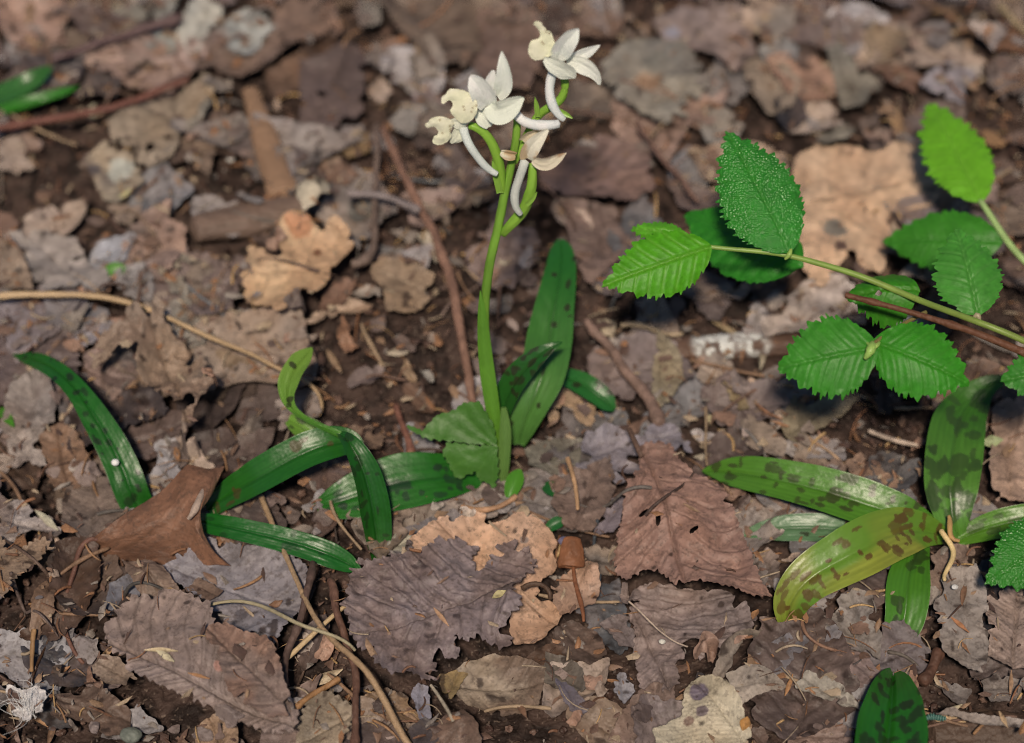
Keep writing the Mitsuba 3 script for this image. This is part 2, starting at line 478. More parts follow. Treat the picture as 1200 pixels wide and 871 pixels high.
def blotches(S, J, Wd, L, n, rng, rl=(0.0016, 0.0034), rt=(0.0013, 0.0026), s0=0.06, s1=0.95):
    """dark blotches of a spotted leaf, as a mask"""
    Tm = J * Wd
    m = np.zeros_like(S)
    wmax = Wd.max()
    ns = 1.3 * (fb(S * 0.6, Tm, 480, 2, 3) - 0.5)
    for _ in range(n):
        a, t0 = L * rng.uniform(s0, s1), wmax * rng.uniform(-0.8, 0.8)
        q = np.hypot((S - a) / (rng.uniform(*rl) * rng.choice([0.5, 0.8, 1.15])), (Tm - t0) / (rng.uniform(*rt) * rng.choice([0.5, 0.8, 1.1]))) + ns
        m = np.maximum(m, (1 - sstep(0.84, 1.04, q)) * rng.uniform(0.75, 1.0))
    return m


def orchid_leaf(holder, px, base, tip=None, spots=20, spot_c=(38, 34, 22), nrm=(0, -0.35, 0.94), label=None, seed=0, yellow=None, name='leaf', spot_size=1.0, roll=None, fold=0.25, wave=0.0016, base_z=True, bsdf='m_orchid', **kw):
    """px: rows of x, y, height in mm, half width in pixels"""
    rng = random.Random(seed * 7 + 3)
    P = []
    for (x, y, z, w) in px:
        g = float(gs(*at(x, y, z * 0.001)[:2]))
        P.append(at(x, y, z * 0.001 + g))
    hw = [q[3] * mpp(p) for q, p in zip(px, P)]
    v, f, S, J, Wd = strip(P, hw, nrm, fold=fold, wave=wave, seed=seed, roll=roll, **kw)
    L = S.max()
    b = lin(base) * 0.80
    c = np.repeat(b[None], len(v), 0)
    if tip is not None:
        k = sstep(0.1, 0.9, S / L)[:, None]
        c = c * (1 - k) + lin(tip) * 0.80 * k
    c = c * (0.72 + 0.28 * fb(S, J * Wd, 90, 3, seed) + 0.28 * fb(S * 0.4, J * Wd * 2, 420, 2, seed + 2))[:, None]
    c = c * (1 + 0.07 * np.cos(J * 31 + 3 * fb(S, J, 20, 2, seed)))[:, None] * (1 - 0.25 * np.exp(-(J / 0.06) ** 2))[:, None]
    if yellow is not None:
        k = sstep(0.40, 0.62, fb(S * 0.6, J * Wd * 1.2, 60, 2, seed + 9))[:, None]
        c = c * (1 - k) + lin(yellow) * 0.85 * k
    if spots:
        k = 0.86 * blotches(S, J, Wd, L, spots, rng, tuple(np.array((0.0016, 0.0034)) * spot_size), tuple(np.array((0.0013, 0.0026)) * spot_size))[:, None]
        c = c * (1 - k) + lin(spot_c) * k
    key = put(name, v, f, bsdf, c, np.c_[S * 20, J * Wd * 20], holder)
    if label:
        labels[key] = {'label': label}
    return key


def ovate_outline(L, W, nt, tooth, seed, n=900, skew=0.0, peak=0.45):
    """a doubly toothed outline along +x from 0 to L"""
    rng = random.Random(seed)
    s = np.linspace(0, 1, n)
    base = PchipInterpolator([0, 0.05, 0.14, 0.28, peak, 0.58, 0.74, 0.88, 1], [0.02, 0.34, 0.66, 0.92, 1.0, 0.90, 0.62, 0.28, 0.0])(s)
    sides_ = []
    for sg in (1, -1):
        ph = rng.random()
        q = s * nt + ph + 0.25 * np.sin(s * nt * 1.7 + sg)
        fr = q - np.floor(q)
        fr = np.where(fr < 0.72, (fr / 0.72) ** 0.8, (1 - fr) / 0.28)
        fr2 = (q * 2.5) - np.floor(q * 2.5)
        fr2 = np.where(fr2 < 0.7, fr2 / 0.7, (1 - fr2) / 0.3)
        env = np.minimum(1, (1 - s) * 5 + 0.25) * sstep(0.03, 0.15, s)
        tv = 0.55 + 0.9 * fb(s * 3.0, s * 0 + sg, 2.3, 2, seed)
        w = W * base * (1 + skew * sg * (1 - s)) + env * tv * (tooth * 0.8 * (fr - 0.4) + 0.35 * tooth * (fr2 - 0.5))
        l = s * L + env * tooth * 0.6 * fr
        w = np.maximum(w, 0.0)
        sides_.append(np.c_[l, sg * w])
    o = np.vstack([sides_[1], sides_[0][::-1]])
    return o


def toothed_leaf(holder, base_px, tip_px, hw_px, z0, z1, col, vein_c, seed, nt=15, tooth_px=6, sag=0.004, cup=0.004, nrm=(0, -0.5, 0.86), h=0.0006, bsdf='m_blade', nv=11, vk=0.35, pleat=0.00025,
                 label=None, hole=None, name='leaf', peak=0.42, skew=0.0, side_bend=0.0, patch=None):
    A, B = at(base_px[0], base_px[1], z0), at(tip_px[0], tip_px[1], z1)
    L = np.linalg.norm(B - A)
    m = mpp((A + B) / 2)
    W = hw_px * m
    u = (B - A) / L
    no = np.asarray(nrm, float)
    no = nz(no - u * np.dot(no, u))
    ac = np.cross(no, u)
    o = ovate_outline(L * 0.96, W, nt, tooth_px * m, seed, peak=peak, skew=skew)
    P = Polygon(o).buffer(0)
    if P.geom_type != 'Polygon':
        P = max(P.geoms, key=lambda g: g.area)
    holes = []
    if hole:
        an = np.linspace(0, 2 * np.pi, 14)[:-1]
        holes = [np.c_[hole[0] * L + hole[2] * np.cos(an) * (1 + 0.3 * np.sin(3 * an)), hole[1] * W + hole[2] * np.sin(an)] for hole in hole]
    pts, tri, dist = fill(np.array(P.exterior.coords)[:-1], h, holes)
    l, t = pts[:, 0], pts[:, 1]
    sv, mv, pl = vein_lines(l, t, L, nv, ang=0.75, wv=0.00055, wm=0.00075, wob=0.5)
    s = l / L
    tw = np.clip(np.abs(t) / W, 0, 1.4)
    z = 4 * sag * s * (1 - s) - cup * tw ** 2 - 0.00045 * sv - 0.0009 * mv + pleat * pl * np.minimum(1, tw * 2.5) * np.exp(-tw * 0.4)
    z = z + 0.0016 * (fb(l, t, 90, 2, seed) - 0.5) + np.exp(-dist / 0.002) * 0.0012 * (fb(l, t, 300, 2, seed + 1) - 0.5) * 2
    tt = t + side_bend * 4 * s * (1 - s)
    v = A + l[:, None] * u + tt[:, None] * ac + z[:, None] * no
    b = lin(col) * 0.98
    vein_c = np.asarray(vein_c) * 0.85
    c = b * (0.78 + 0.44 * fb(l, t, 120, 3, seed))[:, None]
    c = c * (0.8 + 0.4 * fb(l, t, 700, 2, seed + 2))[:, None]
    kv = np.clip(np.maximum(sv * 0.75, mv), 0, 1)[:, None] * vk
    c = c * (1 - kv) + lin(vein_c) * kv
    if patch is not None:
        k = sstep(0.55, 0.7, fb(l, t, 130, 3, seed + 5))[:, None] * 0.7
        c = c * (1 - k) + lin(patch) * k
    uv = np.c_[l, t] * 20
    v, tri, c, uv = rim(v, tri, c, uv, no, 0.00025)
    key = put(name, v, tri, bsdf, c, uv, holder)
    if label:
        labels[key] = {'label': label}
    return key


# ------------------------------------------------------------------ the ground
def build_ground():
    fine = np.arange(-0.33, 0.3301, 0.0013)
    far = 0.33 + np.cumsum(0.002 * 1.12 ** np.arange(95))
    ax = np.r_[-far[::-1], fine, far]
    ay = ax * 1.0 + 0.03
    X, Y = np.meshgrid(ax, ay, indexing='ij')
    near = np.clip(1 - (np.maximum(np.abs(X), np.abs(Y - 0.03)) - 0.5) * 1.0, 0.15, 1)
    Z = gs(X, Y) - 0.0030 + near * (0.0046 * (fb(X, Y, 110, 3, 3) - 0.5) + 0.0026 * (fb(X, Y, 380, 3, 4) - 0.5))
    n, m = X.shape
    i, j = np.meshgrid(np.arange(n - 1), np.arange(m - 1), indexing='ij')
    q = np.stack([i * m + j, (i + 1) * m + j, (i + 1) * m + j + 1, i * m + j + 1], -1).reshape(-1, 4)
    v = np.c_[X.ravel(), Y.ravel(), Z.ravel()]
    key = put('ground', v, np.vstack([q[:, [0, 1, 2]], q[:, [0, 2, 3]]]), 'm_soil', np.full((len(v), 3), 0.1))
    labels[key] = {'label': 'dark brown crumbly woodland soil under the leaf litter', 'kind': 'structure'}


build_ground()

# ------------------------------------------------------------------ dead leaves, from the back of the picture to the front
D = dead_leaf
BR, TAN, OAK, GREY, LIL, PALE = (138, 110, 92), (172, 143, 110), (212, 168, 118), (158, 148, 132), (132, 120, 124), (182, 178, 160)
soft = dict(h=0.0012)

D([(106, 34), (114, 2), (140, 4), (176, 18), (172, 34), (132, 40)], (156, 156, 142), 'dull grey-green scrap at the far left end of the pale scraps along the top edge', layer=2, name='leaf_scrap', cat='leaf scrap', **soft)
D([(152, 44), (172, 34), (196, 30), (209, 52), (202, 65), (174, 60)], (182, 192, 182), 'small pale scrap just below the tip of the upper left dark twig', layer=3, name='leaf_scrap', cat='leaf scrap', **soft)
D([(217, 15), (235, -4), (262, 12), (262, 28), (240, 48), (235, 65), (220, 69), (207, 45), (215, 30)], (202, 206, 190), 'largest pale grey-white leaf scrap at the top left', layer=3, c2=(150, 150, 138), **soft)
D([(166, -6), (214, -6), (200, 22), (182, 25), (173, 12)], (176, 182, 172), 'pale scrap cut by the top edge above the upper left dark twig', layer=2, name='leaf_scrap', cat='leaf scrap', **soft)
D([(243, 55), (270, 65), (300, 62), (325, 25), (345, 5), (372, 2), (392, 30), (385, 45), (340, 68), (285, 97), (255, 85)], (146, 116, 96), 'large brown leaf near the top edge carrying a bluish white scrap', layer=3, cup=1.0, bumps=[(340, 60, 40, 6)], **soft)
D([(310, 90), (380, 45), (375, 70), (360, 100), (322, 118)], (140, 104, 78), 'warm brown leaf strip in shade under the large brown leaf of the top edge', layer=1, **soft)
D([(264, 28), (290, 14), (326, 34), (308, 48), (303, 62), (283, 70), (264, 58)], (176, 188, 184), 'bluish white scrap lying on the large brown leaf near the top edge', layer=5, name='leaf_scrap', cat='leaf scrap', c2=(150, 135, 100), **soft)
D([(125, 140), (160, 123), (200, 117), (213, 113), (245, 88), (252, 115), (218, 148), (212, 165), (203, 187), (175, 201), (155, 190), (157, 175), (133, 172)], (174, 154, 124), 'pale tan eaten leaf with two dark holes in the upper left',
  layer=3, tear=0.0016, holes=[[(171, 172), (180, 170), (183, 180), (176, 185), (171, 181)], [(190, 165), (203, 160), (206, 166), (194, 170)]], **soft)
D([(213, 165), (232, 160), (255, 172), (247, 208), (232, 200), (215, 180)], (152, 126, 102), 'small wedge-shaped brown leaf to the right of the pale tan eaten leaf', layer=3, **soft)
D([(215, 150), (240, 125), (253, 120), (240, 140), (222, 152)], (178, 172, 150), 'narrow pale sliver beside the upper corner of the pale tan eaten leaf', layer=5, name='leaf_scrap', cat='leaf scrap', bumps=[(240, 130, 20, 4)], **soft)
D([(100, 190), (125, 172), (150, 185), (168, 205), (170, 220), (140, 243), (120, 235), (110, 215)], (172, 156, 126), 'pale mottled leaf with whitish and dark blotches below the pale tan eaten leaf', layer=3, c2=(120, 110, 100), mott=0.9,
  stains=[(140, 205, 17, (178, 180, 172)), (150, 232, 9, (205, 200, 150)), (112, 205, 9, (90, 84, 86))], **soft)
D([(350, 75), (375, 72), (412, 50), (430, 70), (425, 135), (382, 165), (352, 160)], (116, 96, 90), 'greyish purple-brown leaf with a dark hole in the upper middle left of the flowers', layer=3, c2=(90, 74, 70),
  holes=[[(370, 112), (378, 108), (385, 113), (378, 119)]], **soft)
D([(387, 160), (415, 150), (437, 160), (435, 178), (410, 188), (395, 175)], (170, 138, 90), 'small tan yellow leaf below the greyish purple-brown leaf with a hole', layer=2, **soft)
D([(455, 145), (475, 120), (500, 130), (490, 150), (483, 167), (465, 155)], (168, 164, 154), 'whitish scrap on the ground just left of the lowest left flower', layer=3, name='leaf_scrap', cat='leaf scrap', **soft)
D([(478, 70), (495, 45), (505, 40), (525, 75), (515, 85), (490, 90)], (168, 156, 140), 'pale beige scrap behind and above the middle flower', layer=4, name='leaf_scrap', cat='leaf scrap', **soft)
D([(430, -10), (520, -10), (560, 20), (565, 60), (545, 85), (500, 70), (465, 40)], (128, 106, 86), 'broad beige-brown leaf cut by the top edge left of the flowers', layer=3, **soft)
D([(415, -6), (447, -8), (446, 30), (432, 34), (418, 14)], (160, 150, 132), 'narrow pale leaf at the top edge beside the broad beige-brown leaf', layer=4, **soft)
D([(535, 60), (560, 20), (620, 5), (645, 60), (620, 110), (570, 105)], (142, 112, 96), 'brown leaf on the ground right behind the middle and topmost flowers', layer=2, **soft)
D([(655, 10), (700, 5), (735, 25), (720, 50), (680, 45)], (150, 118, 98), 'pinkish brown leaf on the ground right of the topmost flower near the top edge', layer=2, **soft)
D([(700, 100), (708, 75), (730, 52), (762, 47), (800, 55), (825, 82), (830, 107), (807, 130), (805, 142), (780, 150), (760, 143), (725, 127)], (162, 156, 136), 'big grey-green decayed leaf to the right of the topmost flower', layer=4, c2=(132, 128, 116), mott=0.8,
  tear=0.0014, stains=[(755, 107, 14, (165, 140, 118)), (768, 78, 15, (120, 118, 112))], bumps=[(770, 100, 45, 5)], **soft)
D([(765, 25), (800, 10), (850, 18), (882, 50), (885, 75), (860, 90), (835, 72), (800, 56), (775, 45)], (158, 138, 130), 'lilac-brown leaf behind the big grey-green decayed leaf', layer=3, stains=[(788, 38, 10, (150, 150, 165))], **soft)
D([(862, 78), (905, 68), (930, 88), (938, 103), (925, 135), (900, 140), (878, 112)], (166, 146, 120), 'pale tan leaf on the ground above the dark glossy toothed leaf', layer=3, **soft)
D([(885, 60), (918, 40), (935, 55), (935, 72), (915, 68), (895, 75)], (164, 166, 162), 'pale bluish scrap touching the top of the pale tan leaf', layer=4, name='leaf_scrap', cat='leaf scrap', **soft)
D([(885, 25), (915, 5), (932, 12), (930, 30), (905, 52), (888, 44)], (164, 152, 136), 'pale beige leaf scrap near the top edge above the pale bluish scrap', layer=3, name='leaf_scrap', cat='leaf scrap', **soft)
D([(812, 140), (850, 128), (872, 150), (862, 168), (830, 170)], (164, 157, 142), 'pale grey leaf below the big grey-green decayed leaf', layer=2, **soft)
D([(967, 57), (982, 52), (1000, 82), (1027, 95), (1032, 107), (1017, 115), (1010, 125), (987, 130), (975, 90)], (146, 142, 124), 'grey-green wedge-shaped leaf standing in the upper right litter', layer=3, bumps=[(985, 70, 25, 4)], **soft)
D([(1010, 57), (1017, 40), (1055, 35), (1067, 55), (1062, 72), (1035, 78), (1022, 72)], (176, 150, 114), 'tan cupped leaf near the upper right, above a brown one', layer=3, cup=1.5, **soft)
D([(1022, 80), (1050, 78), (1080, 95), (1072, 115), (1045, 105)], (150, 108, 84), 'reddish brown leaf just below the tan cupped leaf', layer=2, **soft)
D([(1080, 102), (1100, 80), (1115, 70), (1122, 84), (1140, 86), (1142, 103), (1125, 123), (1100, 112)], (164, 158, 166), 'lilac-white ragged leaf in the upper right above the light green leaf', layer=3, tear=0.002, **soft)
D([(1078, 32), (1110, 25), (1116, 45), (1100, 62), (1085, 52)], (152, 144, 140), 'grey scrap above the lilac-white ragged leaf', layer=3, name='leaf_scrap', cat='leaf scrap', **soft)
D([(1152, 95), (1170, 70), (1212, 72), (1212, 112), (1175, 118)], (152, 132, 120), 'beige-grey leaf cut by the right edge near the top', layer=2, **soft)
D([(1150, 40), (1185, 30), (1215, 40), (1205, 66), (1160, 62)], (140, 96, 66), 'orange-brown leaf at the top right corner', layer=2, **soft)
D([(932, 185), (950, 178), (955, 168), (1000, 172), (1032, 182), (1052, 168), (1080, 166), (1090, 185), (1098, 205), (1107, 222), (1092, 245), (1060, 246), (1046, 255), (1040, 280), (1036, 325), (1020, 318), (1008, 322), (1000, 300), (985, 310),
   (965, 342), (945, 332), (935, 300), (930, 270), (938, 240), (925, 215)], (232, 190, 142), 'largest tan oak leaf, lying under the upper right green leaves', layer=4, name='oak_leaf', cat='oak leaf', mid=((940, 245), (1095, 205)), c2=(206, 156, 112),
  nv=5, relief=1.6, vk=-0.4, crumple=0.5, mott=0.5, spots=0.0, curl=0.7, stains=[(978, 268, 17, (126, 120, 112)), (985, 292, 9, (100, 80, 72)), (1046, 262, 8, (92, 70, 60))], **soft)
D([(955, 165), (975, 155), (1000, 150), (1003, 158), (992, 167), (968, 170)], (146, 142, 124), 'pale greenish curled scrap on the upper margin of the largest oak leaf', layer=6, name='leaf_scrap', cat='leaf scrap', bumps=[(985, 158, 15, 5)], **soft)
D([(1034, 135), (1052, 130), (1057, 148), (1060, 165), (1045, 167), (1038, 150)], (208, 164, 112), 'small golden bud-shaped scrap just above the largest oak leaf', layer=4, name='leaf_scrap', cat='leaf scrap', cup=2.0, **soft)
D([(1150, 152), (1162, 152), (1180, 168), (1168, 175), (1155, 168)], (206, 150, 88), 'orange scrap to the right of the light green leaf', layer=3, name='leaf_scrap', cat='leaf scrap', **soft)
D([(630, 190), (700, 168), (760, 185), (768, 235), (720, 247), (660, 237), (635, 227)], (152, 118, 104), 'broad pinkish brown leaf on the ground to the right of the withered flower', layer=3, **soft)
D([(660, 240), (720, 250), (742, 280), (722, 312), (690, 342), (668, 300)], (146, 118, 104), 'pinkish brown leaf behind the tip of the tall upright orchid leaf', layer=2, **soft)

# second band
D([(7, 283), (50, 276), (100, 283), (107, 298), (85, 308), (112, 305), (130, 325), (122, 346), (95, 344), (50, 342), (37, 328), (25, 300)], (168, 159, 150), 'big pale lilac-grey leaf under the left end of the long straw', layer=4, tear=0.0012, h=0.001)
D([(-12, 282), (15, 290), (38, 325), (40, 343), (10, 344), (-12, 325)], (160, 136, 110), 'tan leaf strip at the left edge above the long straw', layer=5, bumps=[(20, 310, 25, 5)], h=0.001)
D([(53, 353), (97, 351), (85, 372), (85, 378), (73, 388), (55, 375)], (158, 148, 144), 'pale grey scrap just below the left part of the long straw', layer=4, name='leaf_scrap', cat='leaf scrap', h=0.001)
D([(95, 378), (105, 356), (125, 363), (132, 376), (112, 381)], (150, 152, 160), 'bluish grey scrap between two paler scraps below the long straw', layer=3, name='leaf_scrap', cat='leaf scrap', h=0.001)
D([(85, 395), (105, 386), (145, 378), (147, 392), (110, 403), (88, 410)], (158, 152, 158), 'elongated lilac-grey scrap above the tip of the long spotted leaf', layer=4, name='leaf_scrap', cat='leaf scrap', serr=(0.0012, 0.003), h=0.001)
D([(127, 330), (147, 315), (170, 311), (182, 330), (179, 360), (160, 355), (140, 345)], (160, 154, 148), 'pale grey leaf just right of the small green fleck', layer=4, h=0.001)
D([(147, 283), (180, 270), (190, 310), (170, 315), (150, 302)], (132, 106, 90), 'soft brown leaf above the pale grey leaf by the green fleck', layer=2, h=0.0012)
D([(185, 318), (215, 300), (232, 310), (212, 325), (225, 358), (245, 378), (253, 394), (230, 411), (215, 408), (195, 380), (197, 343)], (170, 160, 138), 'lichen-grey curled leaf crossing under the middle of the long straw', layer=4, tear=0.002, curl=2.0, relief=2.0, h=0.001)
D([(218, 325), (242, 303), (267, 338), (258, 374), (240, 380), (225, 355)], (152, 132, 110), 'tan-grey wrinkled leaf to the right of the lichen-grey curled leaf', layer=3, h=0.001, crumple=1.6)
D([(113, 437), (118, 408), (147, 390), (187, 374), (207, 400), (233, 423), (250, 440), (258, 463), (257, 477), (240, 490), (230, 507), (219, 522), (216, 497), (187, 477), (165, 452), (163, 424), (133, 424), (123, 438)], (150, 120, 94),
  'crumpled brown leaf with torn pointed lobes below the long straw', layer=6, mid=((178, 385), (222, 515)), crumple=1.9, curl=2.4, relief=2.0, tear=0.0016, c2=(170, 146, 118), mott=0.6, nv=8, rise=0.006, bumps=[(150, 400, 40, 5), (235, 470, 30, 6)])
D([(117, 440), (135, 425), (155, 428), (165, 450), (150, 459), (125, 454)], (124, 100, 90), 'rounded purple-brown scrap sheltered under the crumpled brown leaf', layer=3, name='leaf_scrap', cat='leaf scrap')
D([(163, 456), (185, 461), (188, 486), (180, 507), (167, 477)], (146, 120, 98), 'small wedge-shaped brown scrap left below the crumpled brown leaf', layer=3, name='leaf_scrap', cat='leaf scrap')
D([(252, 413), (267, 405), (300, 423), (308, 440), (293, 448), (267, 432)], (164, 138, 104), 'tan leaf just below the right half of the long straw', layer=4)
D([(250, 440), (270, 432), (300, 445), (300, 462), (275, 475), (255, 465)], (92, 76, 66), 'dark brown leaf under the tan leaf by the long straw', layer=1)
D([(277, 327), (300, 323), (284, 308), (290, 294), (312, 303), (330, 307), (325, 290), (328, 270), (345, 258), (362, 262), (372, 276), (381, 283), (385, 270), (397, 268), (412, 284), (417, 298), (402, 313), (392, 322), (385, 326), (388, 338), (378, 353),
   (366, 363), (355, 358), (346, 368), (336, 383), (325, 381), (320, 370), (305, 372), (288, 360), (282, 345)], (226, 184, 128), 'small golden tan oak leaf left of the flower stem', layer=5, name='oak_leaf', cat='oak leaf', mid=((398, 318), (285, 330)),
  c2=(194, 142, 96), nv=5, relief=1.6, vk=-0.35, crumple=0.5, curl=1.6, cup=0.6, rise=0.003, spots=0.12, stains=[(303, 352, 6, (120, 116, 120)), (373, 300, 7, (120, 84, 62)), (352, 275, 20, (186, 138, 106))], h=0.0009)
D([(372, 363), (390, 328), (418, 327), (412, 346), (397, 363), (380, 366)], (146, 104, 78), 'warm brown leaf tucked under the right side of the small oak leaf', layer=3)
D([(435, 310), (455, 304), (490, 313), (510, 323), (507, 333), (497, 340), (506, 347), (490, 360), (472, 366), (452, 364), (450, 340), (435, 326)], (176, 146, 110), 'pale brown fan-shaped leaf between the small oak leaf and the flower stem', layer=3, mid=((436, 318), (506, 345)), vk=-0.3, serr=(0.0008, 0.003))
D([(412, 345), (430, 335), (448, 340), (446, 349), (425, 350)], (190, 172, 148), 'thin pale scrap at the left end of the pale brown fan-shaped leaf', layer=4, name='leaf_scrap', cat='leaf scrap')
D([(488, 273), (503, 271), (512, 283), (518, 296), (516, 308), (508, 305), (488, 300)], (218, 208, 178), 'cream coloured chip of rotten wood left of the flower stem', layer=3, name='wood_chip', cat='wood chip', relief=2, serr=(0.0012, 0.0025), vk=-0.5, nv=4)
D([(347, 228), (362, 220), (387, 230), (386, 240), (357, 253), (350, 241)], (216, 206, 170), 'cream coloured chip lying on the end of the thick rotten branch', layer=9, name='wood_chip', cat='wood chip', bumps=[(370, 235, 20, 12)], vk=-0.3)
D([(408, 258), (412, 238), (432, 236), (450, 235), (462, 248), (432, 258), (420, 266)], (126, 126, 116), 'dull grey flake crossed by the upright grey twig', layer=2, name='leaf_scrap', cat='leaf scrap')
D([(396, 378), (402, 370), (412, 388), (409, 398), (421, 406), (405, 414), (395, 404)], (186, 128, 86), 'orange-brown split husk between the small oak leaf and the pale green curled leaf', layer=3, name='husk', cat='husk', bumps=[(405, 395, 10, 4)])
D([(463, 420), (482, 407), (472, 420), (483, 437), (497, 448), (487, 452), (467, 437)], (194, 154, 106), 'curled tan husk right beside a white chip, left of the stem', layer=3, name='husk', cat='husk', bumps=[(478, 430, 12, 5)])
D([(492, 434), (527, 432), (523, 441), (503, 448)], (190, 186, 170), 'small white chip right beside a curled tan husk, left of the stem', layer=4, name='leaf_scrap', cat='leaf scrap')
D([(472, 447), (495, 450), (512, 470), (508, 486), (488, 486), (476, 468)], (134, 100, 76), 'thin brown scrap below the curled tan husk', layer=1, name='leaf_scrap', cat='leaf scrap')
D([(408, 500), (425, 494), (450, 512), (446, 526), (425, 528)], (150, 118, 90), 'tan scrap beside the bend of the arched green leaf', layer=2, name='leaf_scrap', cat='leaf scrap')
D([(770, 390), (782, 400), (798, 425), (801, 450), (785, 476), (768, 482), (762, 452), (768, 420)], (164, 150, 114), 'olive-tan oval leaf at the left end of the white crusted stick', layer=3, vk=-0.2)
D([(700, 375), (722, 378), (720, 395), (705, 392)], (200, 176, 132), 'pale tan curl beside the knob of the brown stick right of the tall leaf', layer=4, name='leaf_scrap', cat='leaf scrap', bumps=[(712, 382, 8, 5)])
D([(845, 443), (860, 438), (870, 462), (879, 480), (871, 488), (856, 470)], (174, 154, 108), 'bent straw-yellow strip below the white crusted stick', layer=4, name='leaf_scrap', cat='leaf scrap')
D([(867, 497), (878, 488), (907, 503), (922, 523), (920, 538), (870, 524)], (166, 146, 124), 'pale beige leaf just above the long left leaf of the spotted rosette', layer=3, vk=-0.2)
D([(913, 500), (930, 463), (945, 480), (985, 453), (1006, 468), (985, 490), (960, 503), (935, 517), (920, 512)], (156, 140, 102), 'olive-tan ragged leaf in the shadow under the pair of green leaves', layer=3)
D([(990, 543), (1007, 534), (1032, 553), (1052, 566), (1050, 582), (1000, 568)], (170, 134, 106), 'tan leaf among dark crumbs between the two upper leaves of the spotted rosette', layer=2)
D([(958, 540), (985, 538), (992, 552), (975, 560)], (172, 142, 122), 'little pinkish scrap left of the tan leaf among dark crumbs', layer=2, name='leaf_scrap', cat='leaf scrap')
D([(1163, 478), (1180, 472), (1222, 468), (1222, 590), (1165, 594), (1158, 556), (1160, 510)], (190, 156, 130), 'pinkish tan leaf at the right edge beside the upright spotted leaf', layer=3, vk=-0.15)

# third band and foreground
D([(2, 503), (15, 463), (40, 446), (60, 451), (67, 481), (65, 501), (45, 518), (55, 548), (32, 546), (15, 548)], (160, 150, 140), 'pale grey pitted leaf at the left edge below the long spotted leaf', layer=3, crumple=1.6, mott=0.8, c2=(124, 108, 98))
D([(67, 463), (85, 468), (98, 508), (98, 523), (72, 500)], (128, 123, 124), 'smooth slate-grey leaf strip between the pale pitted leaf and the long spotted leaf', layer=2)
D([(45, 518), (70, 501), (92, 513), (110, 548), (106, 564), (80, 578), (55, 567), (57, 546)], (156, 116, 84), 'warm tan leaf overlapping the pale grey pitted leaf at the left', layer=4, spots=0.1)
D([(77, 576), (117, 559), (140, 576), (152, 600), (125, 624), (97, 638), (73, 618)], (148, 128, 112), 'grey-brown leaf touching the left corner of the folded brown leaf', layer=3)
D([(0, 605), (15, 588), (35, 589), (37, 611), (55, 606), (72, 621), (67, 630), (40, 623), (10, 642), (-10, 632)], (184, 172, 162), 'whitish crusted leaf at the left edge', layer=4, crumple=1.8, tear=0.002, c2=(128, 108, 96), mott=0.8)
D([(-18, 640), (0, 633), (20, 647), (50, 632), (64, 645), (50, 657), (33, 671), (17, 681), (7, 705), (-5, 698), (-18, 690)], (170, 140, 108), 'tan leaf with a toothed lower margin at the left edge', layer=5, serr=(0.0018, 0.003), rise=0.003)
D([(87, 648), (135, 650), (144, 678), (113, 699), (88, 694)], (128, 103, 84), 'dark tan leaf under the folded brown leaf, beside its hanging stalk', layer=2)
D([(120, 725), (130, 688), (160, 673), (166, 703), (145, 722)], (122, 126, 138), 'bluish grey leaf at the upper left margin of the big toothed leaf', layer=3)
D([(190, 672), (210, 655), (250, 641), (333, 650), (362, 673), (355, 713), (333, 745), (323, 763), (310, 749), (273, 749), (258, 729), (240, 713), (213, 692)], (142, 138, 144), 'large lilac-grey leaf below the lowest glossy green leaf', layer=3, nv=7, vk=0.12, mid=((200, 672), (350, 715)), spots=0.35,
  stains=[(283, 722, 8, (96, 92, 98))], serr=(0.0012, 0.003))
D([(213, 690), (233, 675), (262, 693), (244, 709)], (136, 106, 84), 'small crumbly brown scrap on the large lilac-grey leaf', layer=5, name='leaf_scrap', cat='leaf scrap', crumple=2.5)
D([(142, 655), (165, 661), (192, 668), (207, 690), (214, 705), (167, 705), (146, 668)], (144, 118, 98), 'rolled brown leaf end under the folded brown leaf', layer=5, bumps=[(175, 680, 22, 7)], relief=2)
D([(123, 740), (150, 703), (160, 701), (167, 704), (187, 697), (213, 700), (247, 713), (257, 767), (270, 760), (310, 751), (323, 767), (330, 807), (352, 847), (341, 869), (320, 868), (273, 845), (227, 829), (187, 815), (150, 792), (130, 767)], (158, 137, 126),
  'biggest grey-brown toothed leaf in the lower left, its lower margin rolled under', layer=7, mid=((350, 862), (126, 758)), serr=(0.0016, 0.0042), nv=13, vk=-0.5, relief=1.7, crumple=0.7, curl=0.6, rise=0.004, c2=(128, 108, 96), mott=0.5, spots=0.35,
  stains=[(262, 752, 17, (140, 90, 62)), (258, 790, 8, (165, 130, 122))], bumps=[(230, 770, 80, 7), (330, 858, 30, 4)], h=0.00055)
D([(240, 742), (262, 728), (282, 742), (312, 748), (326, 767), (336, 806), (350, 845), (318, 846), (276, 822), (262, 802), (256, 775)], (152, 112, 88), 'reddish brown torn leaf overlapping the right half of the biggest toothed leaf', layer=9, rise=0.006, tear=0.0011, vk=-0.3, nv=6, mid=((345, 845), (250, 745)), relief=1.4, c2=(140, 118, 104), mott=0.8)
D([(35, 740), (42, 697), (55, 684), (67, 697), (61, 735), (46, 745)], (150, 114, 84), 'curled brown leaf strip standing at the lower left', layer=4, bumps=[(54, 710, 20, 6)], stalk=([(40, 738, 3), (38, 760, 2), (37, 787, 1)], [3, 2.5, 2], (150, 118, 84)))
D([(55, 825), (82, 813), (120, 806), (152, 830), (152, 860), (125, 864), (100, 852), (60, 845)], (120, 95, 78), 'dark brown wrinkled leaf along the bottom edge below the biggest toothed leaf', layer=3, crumple=2.0)
